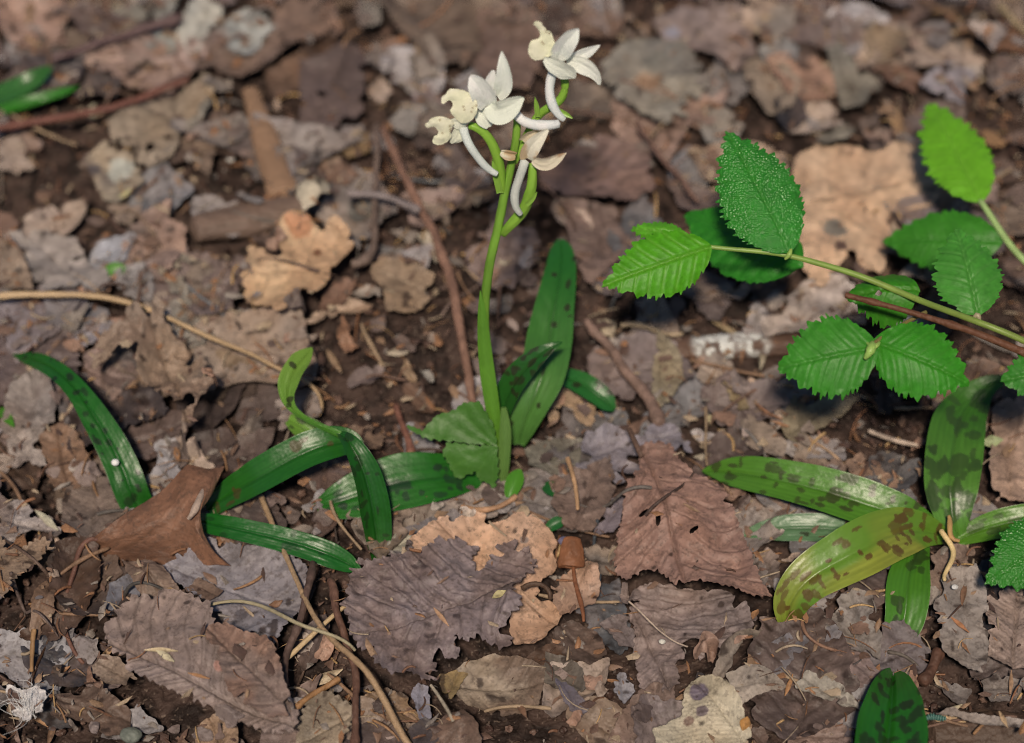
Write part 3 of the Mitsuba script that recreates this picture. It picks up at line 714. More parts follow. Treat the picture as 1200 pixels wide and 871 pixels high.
D([(105, 788), (120, 770), (140, 773), (162, 798), (145, 804), (122, 801)], (166, 140, 114), 'tan scrap at the lower left margin of the biggest toothed leaf', layer=4, name='leaf_scrap', cat='leaf scrap')
D([(60, 780), (72, 782), (97, 801), (86, 805), (70, 795)], (132, 110, 92), 'twisted brown strip to the left of the tan scrap', layer=4, name='leaf_scrap', cat='leaf scrap', bumps=[(75, 788, 9, 4)])
D([(232, 853), (248, 838), (279, 850), (281, 890), (225, 890)], (180, 143, 106), 'flat orange-tan piece of bark at the bottom edge', layer=4, name='bark_piece', cat='bark piece', relief=2, vk=-0.4)
D([(346, 868), (360, 818), (387, 813), (419, 838), (407, 864), (390, 890), (350, 890)], (160, 140, 108), 'tan toothed leaf at the bottom edge right of the biggest toothed leaf', layer=6, mid=((418, 838), (352, 872)), serr=(0.0016, 0.0035), vk=0.25, nv=7, relief=1.6)
D([(425, 825), (440, 813), (475, 818), (492, 845), (462, 855), (448, 842)], (156, 120, 80), 'ragged golden brown leaf crossed by the long lower straw', layer=3, crumple=2, tear=0.0016)
D([(483, 810), (490, 802), (503, 805), (505, 842), (496, 848), (486, 830)], (152, 152, 168), 'small lilac scrap next to the ragged golden brown leaf', layer=5, name='leaf_scrap', cat='leaf scrap')
D([(478, 855), (500, 844), (520, 848), (514, 868), (490, 884)], (92, 82, 82), 'dark grey leaf at the bottom edge beside the long lower straw', layer=5)
D([(497, 890), (515, 850), (540, 836), (562, 858), (566, 890)], (130, 100, 80), 'rolled brown leaf at the middle of the bottom edge', layer=4, bumps=[(540, 860, 20, 8)])
D([(452, 640), (470, 622), (500, 612), (530, 600), (545, 610), (520, 640), (480, 655), (455, 655)], (124, 116, 114), 'grey leaf behind the left tip of the orange-tan oak leaf', layer=3, stains=[(470, 638, 18, (168, 164, 150))])
D([(477, 643), (490, 630), (513, 615), (527, 610), (528, 621), (543, 610), (563, 600), (571, 606), (567, 621), (587, 617), (602, 605), (622, 603), (641, 617), (655, 640), (647, 648), (654, 664), (647, 674), (632, 681), (634, 700), (660, 713), (657, 728),
   (634, 751), (613, 758), (598, 752), (598, 700), (540, 682), (500, 667), (485, 660)], (222, 172, 128), 'orange-tan oak leaf in the lower middle, half under a big dark leaf', layer=5, name='oak_leaf', cat='oak leaf', mid=((660, 735), (520, 625)), c2=(190, 138, 98), nv=5, relief=1.5, vk=-0.35,
  crumple=0.5, spots=0.05, stains=[(614, 634, 5, (136, 122, 116))])
D([(645, 690), (665, 674), (683, 663), (697, 668), (704, 693), (697, 711), (673, 718), (657, 724), (648, 708)], (196, 150, 114), 'tan leaf with a turned-up rounded end right of the orange-tan oak leaf', layer=6, bumps=[(695, 680, 14, 9)], stains=[(697, 704, 3, (70, 50, 42))], vk=-0.1)
D([(415, 662), (443, 660), (467, 650), (497, 643), (513, 633), (557, 630), (561, 647), (550, 660), (567, 665), (583, 641), (603, 641), (624, 657), (631, 677), (613, 690), (614, 710), (607, 730), (597, 740), (601, 757), (590, 769), (563, 757), (543, 760),
   (531, 750), (538, 777), (513, 780), (511, 800), (497, 803), (483, 793), (463, 795), (450, 789), (420, 762), (412, 740), (402, 720), (408, 693)], (134, 118, 118), 'big dark purple-grey toothed leaf in the lower middle', layer=7, mid=((618, 690), (415, 745)), c2=(120, 96, 86),
  nv=9, vk=-0.35, relief=1.8, crumple=1.3, curl=1.5, serr=(0.0018, 0.0036), tear=0.0013, mott=0.6, spots=0.35, spot_c=(56, 46, 48), rise=0.002, stalk=([(612, 690, 4), (625, 684, 6), (638, 687, 6), (645, 702, 3)], [3, 2.6, 2.4, 2.4], (82, 64, 52)), bumps=[(600, 720, 25, 6)], h=0.00055)
D([(640, 485), (650, 453), (667, 454), (680, 466), (698, 478), (696, 501), (682, 503), (668, 480), (656, 478), (654, 498), (644, 503)], (194, 160, 118), 'small tan lobed leaf below the short dark orchid leaf', layer=3, name='oak_leaf', cat='oak leaf', vk=-0.1)
D([(615, 531), (645, 516), (684, 521), (677, 550), (650, 563), (620, 548)], (138, 134, 114), 'greenish grey leaf at the right foot of the flowering orchid', layer=2)
D([(675, 550), (685, 514), (695, 501), (713, 507), (735, 510), (742, 522), (755, 515), (770, 491), (791, 508), (808, 523), (811, 538), (785, 534), (752, 532), (748, 555), (722, 578), (708, 548)], (138, 132, 142), 'lilac-grey leaf peeping out above the reddish brown leaf', layer=4, tear=0.0016, curl=1.6)
D([(672, 555), (715, 539), (722, 576), (709, 608), (693, 625), (664, 623), (645, 593), (652, 570)], (136, 110, 94), 'brown leaf right of the orchid stem base, left of the reddish brown leaf', layer=5, relief=1.5)
D([(696, 625), (705, 600), (722, 580), (733, 585), (727, 617), (720, 626)], (128, 118, 128), 'narrow purple-grey leaf strip between the brown leaf and the reddish brown leaf', layer=5)
D([(750, 526), (763, 524), (785, 528), (790, 541), (803, 556), (825, 571), (840, 576), (850, 586), (858, 601), (868, 630), (880, 660), (894, 690), (907, 703), (880, 707), (850, 697), (820, 692), (790, 692), (770, 674), (755, 670), (735, 684), (721, 677),
   (719, 655), (726, 625), (731, 590), (734, 572), (747, 558)], (168, 124, 104), 'large reddish brown leaf with torn slits right of the orchid stem', layer=8, mid=((748, 530), (805, 690)), c2=(148, 108, 92), nv=8, vk=-0.4, relief=1.6, crumple=1.2, curl=1.4, serr=(0.001, 0.003), rise=0.004,
  holes=[[(746, 613), (756, 609), (762, 611), (752, 616)], [(767, 615), (773, 617), (773, 628), (768, 630)], [(805, 640), (815, 633), (818, 636), (808, 644)]],
  stalk=([(737, 503, 10), (745, 520, 10), (752, 535, 9)], [3, 3, 3], (96, 76, 66)), bumps=[(795, 600, 45, 6)], h=0.00055)
D([(738, 695), (760, 688), (812, 695), (850, 700), (873, 710), (888, 733), (876, 749), (852, 756), (846, 771), (820, 780), (812, 763), (790, 783), (796, 804), (775, 815), (750, 805), (744, 778), (740, 728)], (154, 132, 122), 'pale lilac-brown leaf below the large reddish brown leaf', layer=6,
  mid=((738, 700), (780, 805)), nv=7, vk=-0.3, relief=1.5, crumple=1.2, tear=0.0015, c2=(126, 108, 98), h=0.00055)
D([(703, 732), (722, 722), (740, 724), (746, 762), (726, 757)], (142, 122, 112), 'brownish scrap on the left of the pale lilac-brown leaf', layer=5, name='leaf_scrap', cat='leaf scrap')
D([(636, 800), (639, 766), (662, 771), (683, 785), (684, 815), (667, 817)], (124, 114, 98), 'murky olive-brown leaf below the orange-tan oak leaf', layer=4)
D([(645, 745), (668, 730), (700, 742), (712, 770), (690, 782), (655, 768)], (116, 92, 76), 'dark brown crumpled leaf right below the lobes of the orange-tan oak leaf', layer=4, crumple=2)
D([(518, 800), (545, 782), (580, 770), (612, 775), (640, 790), (632, 832), (590, 845), (545, 830)], (136, 112, 90), 'mottled brown leaf below the big dark purple-grey leaf', layer=3, mott=0.9, c2=(166, 150, 124))
D([(515, 792), (535, 785), (548, 790), (540, 805), (528, 822), (518, 815)], (178, 150, 90), 'translucent yellowish scrap at the lower margin of the big dark leaf', layer=5, name='leaf_scrap', cat='leaf scrap')
D([(718, 816), (721, 789), (734, 792), (741, 808), (760, 814), (774, 845), (760, 841), (753, 830), (735, 825)], (158, 158, 164), 'silvery grey ruffled leaf margin below the pale lilac-brown leaf', layer=6, tear=0.0022, curl=2)
D([(650, 795), (672, 806), (690, 830), (678, 842), (660, 822)], (108, 102, 116), 'slate-violet leaf strip in the lower middle', layer=5)
D([(833, 797), (846, 763), (870, 749), (893, 742), (887, 752), (862, 775), (845, 800)], (144, 128, 108), 'narrow curled grey-tan leaf above the pale yellowish leaf', layer=6, bumps=[(865, 762, 25, 8)])
D([(800, 815), (812, 799), (835, 792), (851, 800), (866, 823), (882, 868), (884, 892), (770, 892), (766, 860), (782, 848), (800, 838)], (192, 182, 146), 'pale yellowish leaf with a purple-grey patch at the bottom edge', layer=7, mid=((880, 880), (812, 800)), vk=-0.08, crumple=0.8, c2=(172, 156, 116),
  stains=[(818, 812, 13, (104, 94, 106)), (824, 835, 8, (110, 98, 100)), (806, 846, 6, (130, 110, 98))], h=0.00055)
D([(851, 793), (873, 784), (900, 790), (928, 805), (900, 814), (880, 820), (866, 830)], (170, 160, 144), 'pale pointed leaf right of the pale yellowish leaf', layer=5, bumps=[(890, 800, 20, 5)])
D([(874, 785), (893, 763), (925, 745), (949, 749), (936, 771), (910, 797)], (114, 112, 118), 'slate-grey leaf under the tip of the yellowing orchid leaf', layer=4, vk=0.1)
D([(968, 722), (985, 702), (1010, 695), (1023, 705), (1023, 727), (1033, 747), (1031, 777), (1015, 767), (985, 767), (966, 745)], (150, 140, 126), 'grey mottled leaf below the yellowing orchid leaf', layer=4, mott=0.8, c2=(118, 112, 116), crumple=1.5)
D([(968, 770), (1010, 760), (1032, 790), (1027, 817), (1000, 802)], (156, 130, 122), 'pinkish grey leaf below the grey mottled leaf', layer=3)
D([(930, 808), (945, 789), (970, 795), (1000, 820), (1010, 835), (985, 829)], (170, 164, 144), 'pale olive-grey pointed leaf left of the lowest dark spotted leaf', layer=5)
D([(970, 838), (985, 845), (1005, 840), (998, 872), (975, 860)], (96, 90, 100), 'dark slate scrap under the pale olive-grey pointed leaf', layer=2, name='leaf_scrap', cat='leaf scrap')
D([(925, 845), (950, 832), (985, 845), (1000, 872), (990, 892), (920, 892)], (158, 128, 112), 'soft pinkish brown leaf at the bottom edge left of the lowest dark spotted leaf', layer=2)
D([(1085, 690), (1090, 655), (1115, 638), (1142, 645), (1140, 690), (1105, 705)], (160, 132, 112), 'light brown leaf below the heart of the spotted rosette', layer=3)
D([(1093, 717), (1098, 690), (1110, 668), (1140, 662), (1156, 690), (1159, 745), (1153, 792), (1130, 785), (1107, 767), (1097, 740)], (158, 148, 136), 'grey fibrous leaf in the lower right, below the light brown leaf', layer=5, mid=((1130, 660), (1132, 785)), vk=0.2, nv=6, mott=0.6, spots=0.4)
D([(1152, 702), (1180, 690), (1222, 698), (1222, 790), (1180, 787), (1158, 772)], (168, 143, 126), 'pinkish brown leaf at the right edge beside the grey fibrous leaf', layer=4, relief=1.8)
D([(1148, 800), (1165, 790), (1200, 798), (1195, 822), (1160, 826)], (144, 134, 124), 'grey curled leaf at the right edge below the pinkish brown leaf', layer=4, crumple=1.8)
D([(866, 592), (900, 583), (927, 600), (907, 614), (868, 614)], (148, 124, 108), 'brownish leaf above the bluish green leaf of the spotted rosette', layer=2)
D([(868, 652), (880, 648), (897, 668), (903, 690), (893, 688), (880, 668)], (168, 154, 142), 'pale toothed sliver along the right margin of the large reddish brown leaf', layer=9, name='leaf_scrap', cat='leaf scrap', serr=(0.0014, 0.003))
D([(880, 660), (900, 640), (915, 655), (912, 690), (896, 695)], (172, 146, 126), 'pinkish beige leaf left of the yellowing orchid leaf', layer=2)


# ------------------------------------------------------------------ sticks, straws and wood
twig([(-20, 350), (0, 347), (60, 345), (125, 349), (175, 363), (215, 381), (262, 402), (300, 418), (335, 436), (357, 446), (371, 459), (377, 475), (372, 489)], [3.6, 4.6, 3.8, 3.4, 3.4, 3.4, 3, 3, 2.8, 2.6, 2.4, 2.2, 2], (206, 174, 130), 'long pale straw bending across the left half of the litter',
     name='straw', cat='straw', col2=(172, 140, 100), lift=0.021, zs=[16, 18, 20, 21, 22, 22, 22, 21, 19, 16, 13, 9, 5], streak=0.25)
twig([(448, 150), (458, 175), (480, 218), (500, 255), (520, 300), (533, 345), (545, 410), (553, 473)], [4.5, 5, 6, 5.5, 6, 6, 5.5, 5], (140, 102, 84), 'long brown stick slanting down to the left of the flower stem', lift=0.015, knots=3)
twig([(688, 376), (705, 397), (735, 432), (774, 497)], [5, 6.5, 7, 7.5], (134, 106, 94), 'brown stick with a pale knob right of the tall upright orchid leaf', lift=0.012, knots=2)
twig([(750, 140), (760, 165), (785, 195), (818, 238)], [3, 3.4, 3.4, 3], (118, 88, 76), 'thin brown twig slanting down from the big grey-green leaf', lift=0.014)
twig([(-10, 153), (50, 141), (110, 129), (150, 119), (200, 101), (222, 92)], [5, 5, 5, 4.5, 4.5, 3], (122, 74, 62), 'reddish brown twig below the grass-like green leaves at the upper left', lift=0.016, knots=2)
twig([(63, 70), (120, 49), (165, 34), (213, 20)], [4.5, 5.5, 6, 6.5], (104, 80, 80), 'dark purplish twig crossing the pale scraps at the top left', lift=0.016)
twig([(306, 582), (330, 640), (352, 690), (368, 722), (385, 745), (430, 788), (455, 830), (484, 880)], [3.6, 3.2, 3, 3, 3, 3.4, 3.8, 4], (168, 136, 100), 'long lower straw slanting from the glossy leaves to the bottom edge', name='straw', cat='straw', lift=0.026, zs=[12, 16, 18, 20, 22, 26, 22, 14], streak=0.3)
twig([(235, 713), (290, 706), (320, 716), (360, 735), (395, 747), (416, 762)], [1.5, 1.9, 2.2, 2.2, 2.1, 1.7], (164, 152, 118), 'thin grey-green stalk crossing the long lower straw', name='straw', cat='straw', lift=0.030, zs=[18, 22, 26, 30, 28, 22], streak=0.3)
twig([(368, 658), (360, 700), (347, 735), (338, 780), (331, 815)], [4, 4.2, 4.2, 4, 4], (96, 74, 66), 'dark knotty twig just left of the long lower straw', lift=0.018, knots=3)
twig([(387, 680), (395, 705), (405, 745), (413, 780), (416, 820), (415, 885)], [4.6, 4, 3.8, 4, 4.4, 4.4], (112, 78, 64), 'dark reddish twig with a blunt end passing under the long lower straw', lift=0.017, knots=2)
twig([(327, 780), (365, 745), (395, 718), (431, 693)], [3, 3, 2.6, 2.2], (202, 172, 126), 'short pale straw crossing the two dark twigs', name='straw', cat='straw', lift=0.014, streak=0.3)
twig([(345, 832), (370, 812), (398, 795)], [3, 3.2, 3], (160, 114, 70), 'short orange-brown stalk above the tan toothed leaf of the bottom edge', lift=0.016)
twig([(505, 803), (520, 825), (531, 845)], [1.8, 2, 2], (162, 150, 130), 'thin grey stalk below the big dark purple-grey leaf', name='straw', cat='straw', lift=0.018)
twig([(665, 537), (672, 560), (677, 597)], [2.8, 2.5, 2.2], (180, 138, 98), 'short tan stalk standing on the brown leaf right of the stem base', name='straw', cat='straw', lift=0.022)
twig([(464, 478), (473, 503), (483, 532)], [3.4, 4, 4], (134, 86, 70), 'short reddish stick left of the crumpled green leaf', lift=0.008)
twig([(442, 148), (440, 200), (438, 270), (432, 300), (413, 313)], [3.4, 4, 4, 4.6, 5.5], (118, 98, 88), 'upright grey twig between the small oak leaf and the flower stem', lift=0.014)
twig([(405, 225), (450, 231), (492, 245)], [4, 4, 4.5], (132, 120, 120), 'short grey twig crossing the upright grey twig', lift=0.02)
twig([(540, 595), (575, 597), (606, 582)], [3, 3.2, 2.8], (180, 134, 98), 'curved orange-brown stalk at the foot of the flowering orchid', lift=0.012)
twig([(940, 727), (948, 748), (965, 760), (1000, 766)], [1.6, 1.8, 1.8, 1.5], (140, 102, 80), 'thin curved brown stalk under the tip of the yellowing orchid leaf', lift=0.014)
twig([(737, 705), (760, 727), (780, 745), (806, 758)], [1.1, 1.1, 1.0, 0.8], (186, 164, 144), 'hair-thin pale fibre on the pale lilac-brown leaf', name='fibre', cat='fibre', lift=0.024)
twig([(1172, 6), (1190, 24), (1215, 44)], [4, 4.5, 5], (156, 136, 104), 'pale twig in the top right corner', lift=0.01)
twig([(1078, 800), (1090, 783), (1102, 762)], [6, 6.5, 6], (98, 66, 52), 'short thick dark stick right of the lowest dark spotted leaf', lift=0.008)
twig([(1062, 597), (1030, 590), (1008, 583)], [2, 2, 1.6], (132, 104, 92), 'thin dry stalk in the crumbs above the long left rosette leaf', lift=0.006)
twig([(1018, 505), (1045, 515), (1075, 522)], [2.6, 3, 2.2], (176, 156, 140), 'pale dry stalk in the shadow below the pair of green leaves', name='straw', cat='straw', lift=0.006)
twig([(860, 462), (880, 458), (897, 452)], [3, 3.2, 3], (120, 96, 88), 'short brown twig stub below the right end of the white crusted stick', lift=0.006)
twig([(728, 382), (752, 382), (785, 392), (800, 391)], [3, 3.4, 2.6, 2], (176, 152, 120), 'pale bent straw above the white crusted stick', name='straw', cat='straw', lift=0.008)


def branch(px, radii, col, label, lift=0.0, ridge=0.22, crust=None, name='branch', flat=0.75, seed=1, cat='branch'):
    """a thick piece of wood with a fissured surface"""
    pts = []
    for x, y in px:
        P = at(x, y, lift)
        pts.append(at(x, y, lift + float(gs(P[0], P[1]))))
    v, f, s = tube_mesh(pts, [r * 0.00037 for r in radii], 40, n=110)
    c = np.array(pts).mean(0)
    L = s[:, None]
    ang = np.arctan2(v[:, 2] - c[2], v[:, 1] - c[1])
    k = fb(s * 0.02, ang * 0.016, 260, 4, seed)
    ax = np.array(pts[0]) + s[:, None] * (np.array(pts[-1]) - np.array(pts[0]))
    v = ax + (v - ax) * (1 + ridge * (k - 0.5) * 2)[:, None]
    v[:, 2] = ax[:, 2] + (v[:, 2] - ax[:, 2]) * flat
    cc = lin(col) * (0.45 + 1.1 * k)[:, None]
    if crust is not None:
        m = sstep(0.45, 0.62, 0.5 * fb(v[:, 0], v[:, 1], 150, 3, seed + 4) + 0.5 * fb(v[:, 0], v[:, 1], 500, 2, seed + 5)) * sstep(crust[1], crust[1] + 0.08, s) * (1 - sstep(crust[2] - 0.08, crust[2], s))
        m = m * sstep(-0.4, 0.3, (v[:, 2] - ax[:, 2]) / (0.00037 * max(radii)))
        cc = cc * (1 - m[:, None]) + lin(crust[0]) * m[:, None]
    key = put(name, v, f, 'm_wood', cc)
    tag(key, label, cat)
    COVER.append(shapely.LineString([p[:2] for p in pts]).buffer(0.00037 * max(radii) * 0.9))
    raise_map(v)
    return key


branch([(228, 268), (290, 258), (357, 244)], [19, 23, 20], (112, 94, 84), 'thick rotten grey branch piece above the small oak leaf', lift=0.006, seed=3)
branch([(293, 106), (310, 160), (332, 228)], [11, 17, 19], (146, 118, 96), 'flat brown slab of wood standing above the end of the rotten branch', lift=0.007, flat=0.6, seed=8, name='wood_slab', cat='wood slab')
branch([(748, 414), (830, 408), (935, 402)], [12, 17, 15], (92, 72, 62), 'dark rotting stick with a white crust below the bright green leaf tip', lift=0.001, crust=((215, 218, 216), 0.3, 0.85), seed=12)
branch([(1092, 858), (1150, 858), (1225, 866)], [20, 24, 24], (84, 68, 58), 'dark rotten branch at the lower right corner', lift=0.0, seed=21)
dead_leaf([(1095, 838), (1112, 829), (1150, 838), (1215, 848), (1215, 857), (1150, 848), (1112, 838)], (172, 158, 142), 'pale splinter along the top of the dark rotten branch in the corner', layer=6, name='wood_splinter', cat='wood splinter', rise=0.004, relief=0.5)


# ------------------------------------------------------------------ the folded brown leaf
def sheet_between(rows, name, label, base, c2, holder='', seed=5, vk=0.0, n=90, m=60, bsdf='m_dead'):
    """a sheet through rows of points (x, y, height in mm), each row from one margin to the other"""
    R = [np.array([at(x, y, z * 0.001 + float(gs(*at(x, y, z * 0.001)[:2]))) for (x, y, z) in r]) for r in rows]
    k = np.linspace(0, 1, m)
    A = np.array([np.stack([PchipInterpolator(np.linspace(0, 1, len(r)), r[:, d])(k) for d in range(3)], -1) for r in R])
    v = PchipInterpolator(np.linspace(0, 1, len(R)), A, axis=0)(np.linspace(0, 1, n))
    S, J = np.meshgrid(np.linspace(0, 1, n), k, indexing='ij')
    v = v.reshape(-1, 3)
    S, J = S.ravel(), J.ravel()
    v[:, 2] += 0.0014 * (fb(S, J, 9, 3, seed) - 0.5) + 0.0011 * (fb(S, J, 30, 2, seed + 1) - 0.5)
    i, j = np.meshgrid(np.arange(n - 1), np.arange(m - 1), indexing='ij')
    q = np.stack([i * m + j, (i + 1) * m + j, (i + 1) * m + j + 1, i * m + j + 1], -1).reshape(-1, 4)
    f = np.vstack([q[:, [0, 1, 2]], q[:, [0, 2, 3]]])
    c = leaf_colour(S * 0.04 + 0.3, J * 0.03, base, c2, seed, mott=0.6)
    fib = fb(S * 0.03 + J * 0.03, (J - S) * 0.004, 900, 2, seed + 8)
    c = c * (0.7 + 0.6 * fib)[:, None]
    uv = np.c_[S, J]
    v, f, c, uv = rim(v, f, c, uv, np.array([0, 0, 1.0]), 0.0004)
    return put(name, v, f, bsdf, c, uv, holder)


fl = sheet_between([[(110, 630, 16), (115, 640, 10), (120, 650, 6), (126, 653, 5), (132, 655, 5)],
                    [(145, 604, 20), (150, 625, 18), (155, 640, 12), (160, 652, 7), (165, 659, 4)],
                    [(190, 575, 25), (192, 600, 24), (195, 625, 18), (200, 648, 10), (200, 663, 6)],
                    [(222, 545, 28), (224, 570, 30), (225, 598, 27), (228, 635, 16), (238, 663, 9)],
                    [(243, 549, 27), (244, 570, 31), (235, 600, 29), (240, 630, 20), (257, 661, 12)],
                    [(263, 546, 24), (250, 575, 28), (228, 611, 27), (244, 640, 21), (270, 663, 13)]], 'folded_leaf', '', (146, 96, 64), (108, 70, 50), seed=7)
tag(fl, 'chestnut brown folded leaf with a hanging stalk at the left', 'dead leaf')
add_tube('stalk', [at(x, y, z * 0.001 + float(gs(*at(x, y, 0)[:2]))) for x, y, z in [(114, 632, 14), (106, 632, 14), (95, 642, 12), (88, 665, 10), (77, 700, 8), (76, 735, 7), (85, 760, 6), (98, 778, 4)]], [0.0010, 0.0011, 0.0010, 0.0009, 0.0009, 0.0009, 0.0008, 0.0008], lin((106, 76, 66)), 'm_wood', fl)
add_tube('midrib', [at(x, y, z * 0.001 + float(gs(*at(x, y, 0)[:2]))) for x, y, z in [(240, 571, 32), (234, 585, 32), (228, 598, 31), (221, 608, 28)]], [0.0006, 0.0014, 0.0016, 0.0008], lin((168, 150, 138)), 'm_wood', fl)

# ------------------------------------------------------------------ the flowering orchid
orchid = thing('flowering_orchid', 'flowering orchid with creamy white flowers on a tall green stem', 'orchid')
BASE = at(583, 566, 0.0)
LEAN = math.radians(23)
PN = np.array([0.0, -math.cos(LEAN), math.sin(LEAN)])
GREEN, LIME = (96, 140, 46), (128, 172, 62)


def fp(x, y, off=0.0):
    """a point of the leaning plane in which the orchid stands, moved off it by off millimetres"""
    return on_plane(x, y, BASE + PN * off * 0.001, PN)


def otube(name, px, radii, col, holder=orchid, col2=None, bsdf='m_stem', **kw):
    P = [fp(*(q if len(q) == 3 else (q[0], q[1], 0))) for q in px]
    sc = mpp(P[len(P) // 2])
    return add_tube(name, P, [r * sc for r in radii], lin(col), bsdf, holder, None if col2 is None else lin(col2), rough=0.10, sides=20, streak=0.45, ridge=0.05 if name != 'spur' else 0.0, **kw)


otube('stem', [(584, 572), (581, 520), (577, 475), (571, 420), (568, 372), (570, 340), (576, 300), (584, 265), (592, 225), (600, 190), (605, 160), (606, 138)], [8, 8, 7.6, 7, 6.4, 5.4, 5.3, 5.3, 5.3, 5, 4.8, 4.2], (84, 134, 40), col2=(118, 160, 60))
sv_, sf_, sS, sJ, sW = strip([fp(x, y, o) for x, y, o in [(563, 341, 3.0), (565, 370, 3.4), (568, 410, 3.6), (572, 445, 3.8), (577, 478, 3.6), (580, 505, 2.5)]], np.array([0.5, 5.2, 8, 9, 8.6, 7]) * mpp(fp(570, 410)), PN, fold=-0.45, groove=0.0, thick=0.0005)
put('sheath', sv_, sf_, 'm_stem', lin((88, 138, 44)) * (0.8 + 0.4 * fb(sS, sJ * 0.004, 200, 3, 4))[:, None] * (1 + 0.08 * np.cos(sJ * 30))[:, None], np.c_[sS * 20, sJ], orchid)
otube('pedicel', [(588, 224, 0), (586, 200, 2), (578, 172, 4), (566, 155, 5), (550, 147, 5)], [5.2, 6, 6, 5.4, 4.4], LIME)
otube('pedicel', [(590, 274, 0), (600, 262, 3), (613, 246, 5), (622, 222, 6), (624, 192, 5)], [4.5, 6.5, 6.8, 6, 4.6], LIME)
otube('pedicel', [(602, 190, -2), (612, 170, -3), (624, 145, -3), (637, 130, -2), (652, 121, -1), (661, 108, 0), (661, 92, 0)], [5, 4.6, 4.2, 4.8, 5, 5, 4.4], LIME)


def bract(px, w):
    P = [fp(x, y, o) for x, y, o in px]
    v, f, S, J, Wd = strip(P, np.array(w) * mpp(P[0]), PN, n=30, m=9, fold=0.4, groove=0.0)
    put('bract', v, f, 'm_stem', lin((130, 172, 70)) * np.ones((len(v), 1)), np.c_[S, J], orchid)


bract([(630, 137, 1), (629, 126, 2), (627, 115, 3)], [3, 3, 0.6])
bract([(652, 128, 1), (662, 133, 2), (671, 139, 3)], [3, 3, 0.5])
bract([(617, 240, 8), (623, 234, 9), (629, 226, 10)], [3, 3, 0.5])
bract([(586, 226, 3), (581, 205, 5), (577, 188, 6)], [4, 4, 0.5])

WHITE, CREAM = (240, 246, 240), (243, 245, 214)


def petal(fl, px, w, col=WHITE, fold=0.35, spot=None, name='petal', seed=1, wave=0.0026):
    P = [fp(x, y, o) for x, y, o in px]
    w = np.array(w) * 1.12
    v, f, S, J, Wd = strip(P, w * mpp(P[0]), PN, n=60, m=21, fold=fold, groove=0.0002, ribs=0.00012, wave=wave, seed=seed, flat=True)
    c = lin(col) * (0.92 + 0.16 * fb(S, J * Wd, 260, 3, seed))[:, None] * (1 - 0.05 * (np.cos(J * 14) > 0.93))[:, None]
    if spot is not None:
        k = sstep(0.45, 0.62, fb(S, J * Wd, 230, 3, seed + 3))[:, None] * 0.8
        c = c * (1 - k) + lin(spot) * k
    return put(name, v, f, 'm_petal', c, np.c_[S * 20, J], fl)


def labellum(fl, poly, off, seed, col=CREAM, dome=0.8):
    w = np.array([fp(x, y, off) for x, y in poly])
    ex, ey = RIGHT, np.cross(PN, RIGHT)
    c0 = w.mean(0)
    q = np.c_[(w - c0) @ ex, (w - c0) @ ey]
    if (q[:, 0] * np.roll(q[:, 1], -1) - q[:, 1] * np.roll(q[:, 0], -1)).sum() < 0:
        q = q[::-1]
    q = edge_of(q, 0.0005, 0.00030, None, seed, 1)
    pts, tri, dist = fill(q, 0.0005)
    z = dome * 0.001 * (1 - np.exp(-dist / 0.003)) + 0.0030 * (fb(pts[:, 0], pts[:, 1], 130, 2, seed) - 0.5) + np.exp(-dist / 0.0016) * 0.0016 * (fb(pts[:, 0], pts[:, 1], 420, 2, seed + 1) - 0.5)
    v = c0 + pts[:, :1] * ex + pts[:, 1:] * ey + z[:, None] * PN
    c = lin(col) * (0.92 + 0.16 * fb(pts[:, 0], pts[:, 1], 300, 3, seed))[:, None]
    r = random.Random(seed)
    for _ in range(5):
        b = pts[r.randrange(len(pts))] * 0.7 + np.array([0.002, 0.001])
        k = (1 - sstep(0.5, 1.0, np.hypot(*(pts - b).T) / 0.00055))[:, None] * 0.75
        c = c * (1 - k) + lin((150, 120, 80)) * k
    v, tri, c, uv = rim(v, tri, c, pts * 20, PN, 0.00035)
    return put('labellum', v, tri, 'm_petal', c, uv, fl)


# topmost flower
fa = f'{orchid}__flower'
USED.add(fa)
labels[fa] = {'label': 'topmost creamy white flower, turned to the left'}
petal(fa, [(664, 72, 2), (682, 64, 4), (703, 53, 6)], [5, 6.5, 0.8], seed=2)
petal(fa, [(664, 73, 3), (685, 77, 5), (697, 87, 5), (702, 100, 4)], [5, 9, 6, 1], (238, 242, 234), seed=3)
petal(fa, [(653, 69, 6), (660, 55, 9), (669, 43, 10), (678, 34, 9)], [6, 11, 9, 1.5], seed=4, fold=0.5)
labellum(fa, [(627, 24), (640, 30), (647, 40), (652, 54), (648, 65), (637, 69), (624, 70), (618, 59), (621, 48), (630, 46), (630, 40), (623, 32)], 9, 11)
petal(fa, [(638, 69, 9), (650, 76, 10), (662, 83, 9), (672, 92, 7)], [3, 9, 10, 2], (236, 242, 230), seed=5)
otube('spur', [(649, 83, 4), (644, 103, 6), (648, 124, 7), (661, 140, 7)], [5.6, 5.4, 5.8, 3.4], (234, 241, 240), fa, bsdf='m_petal')
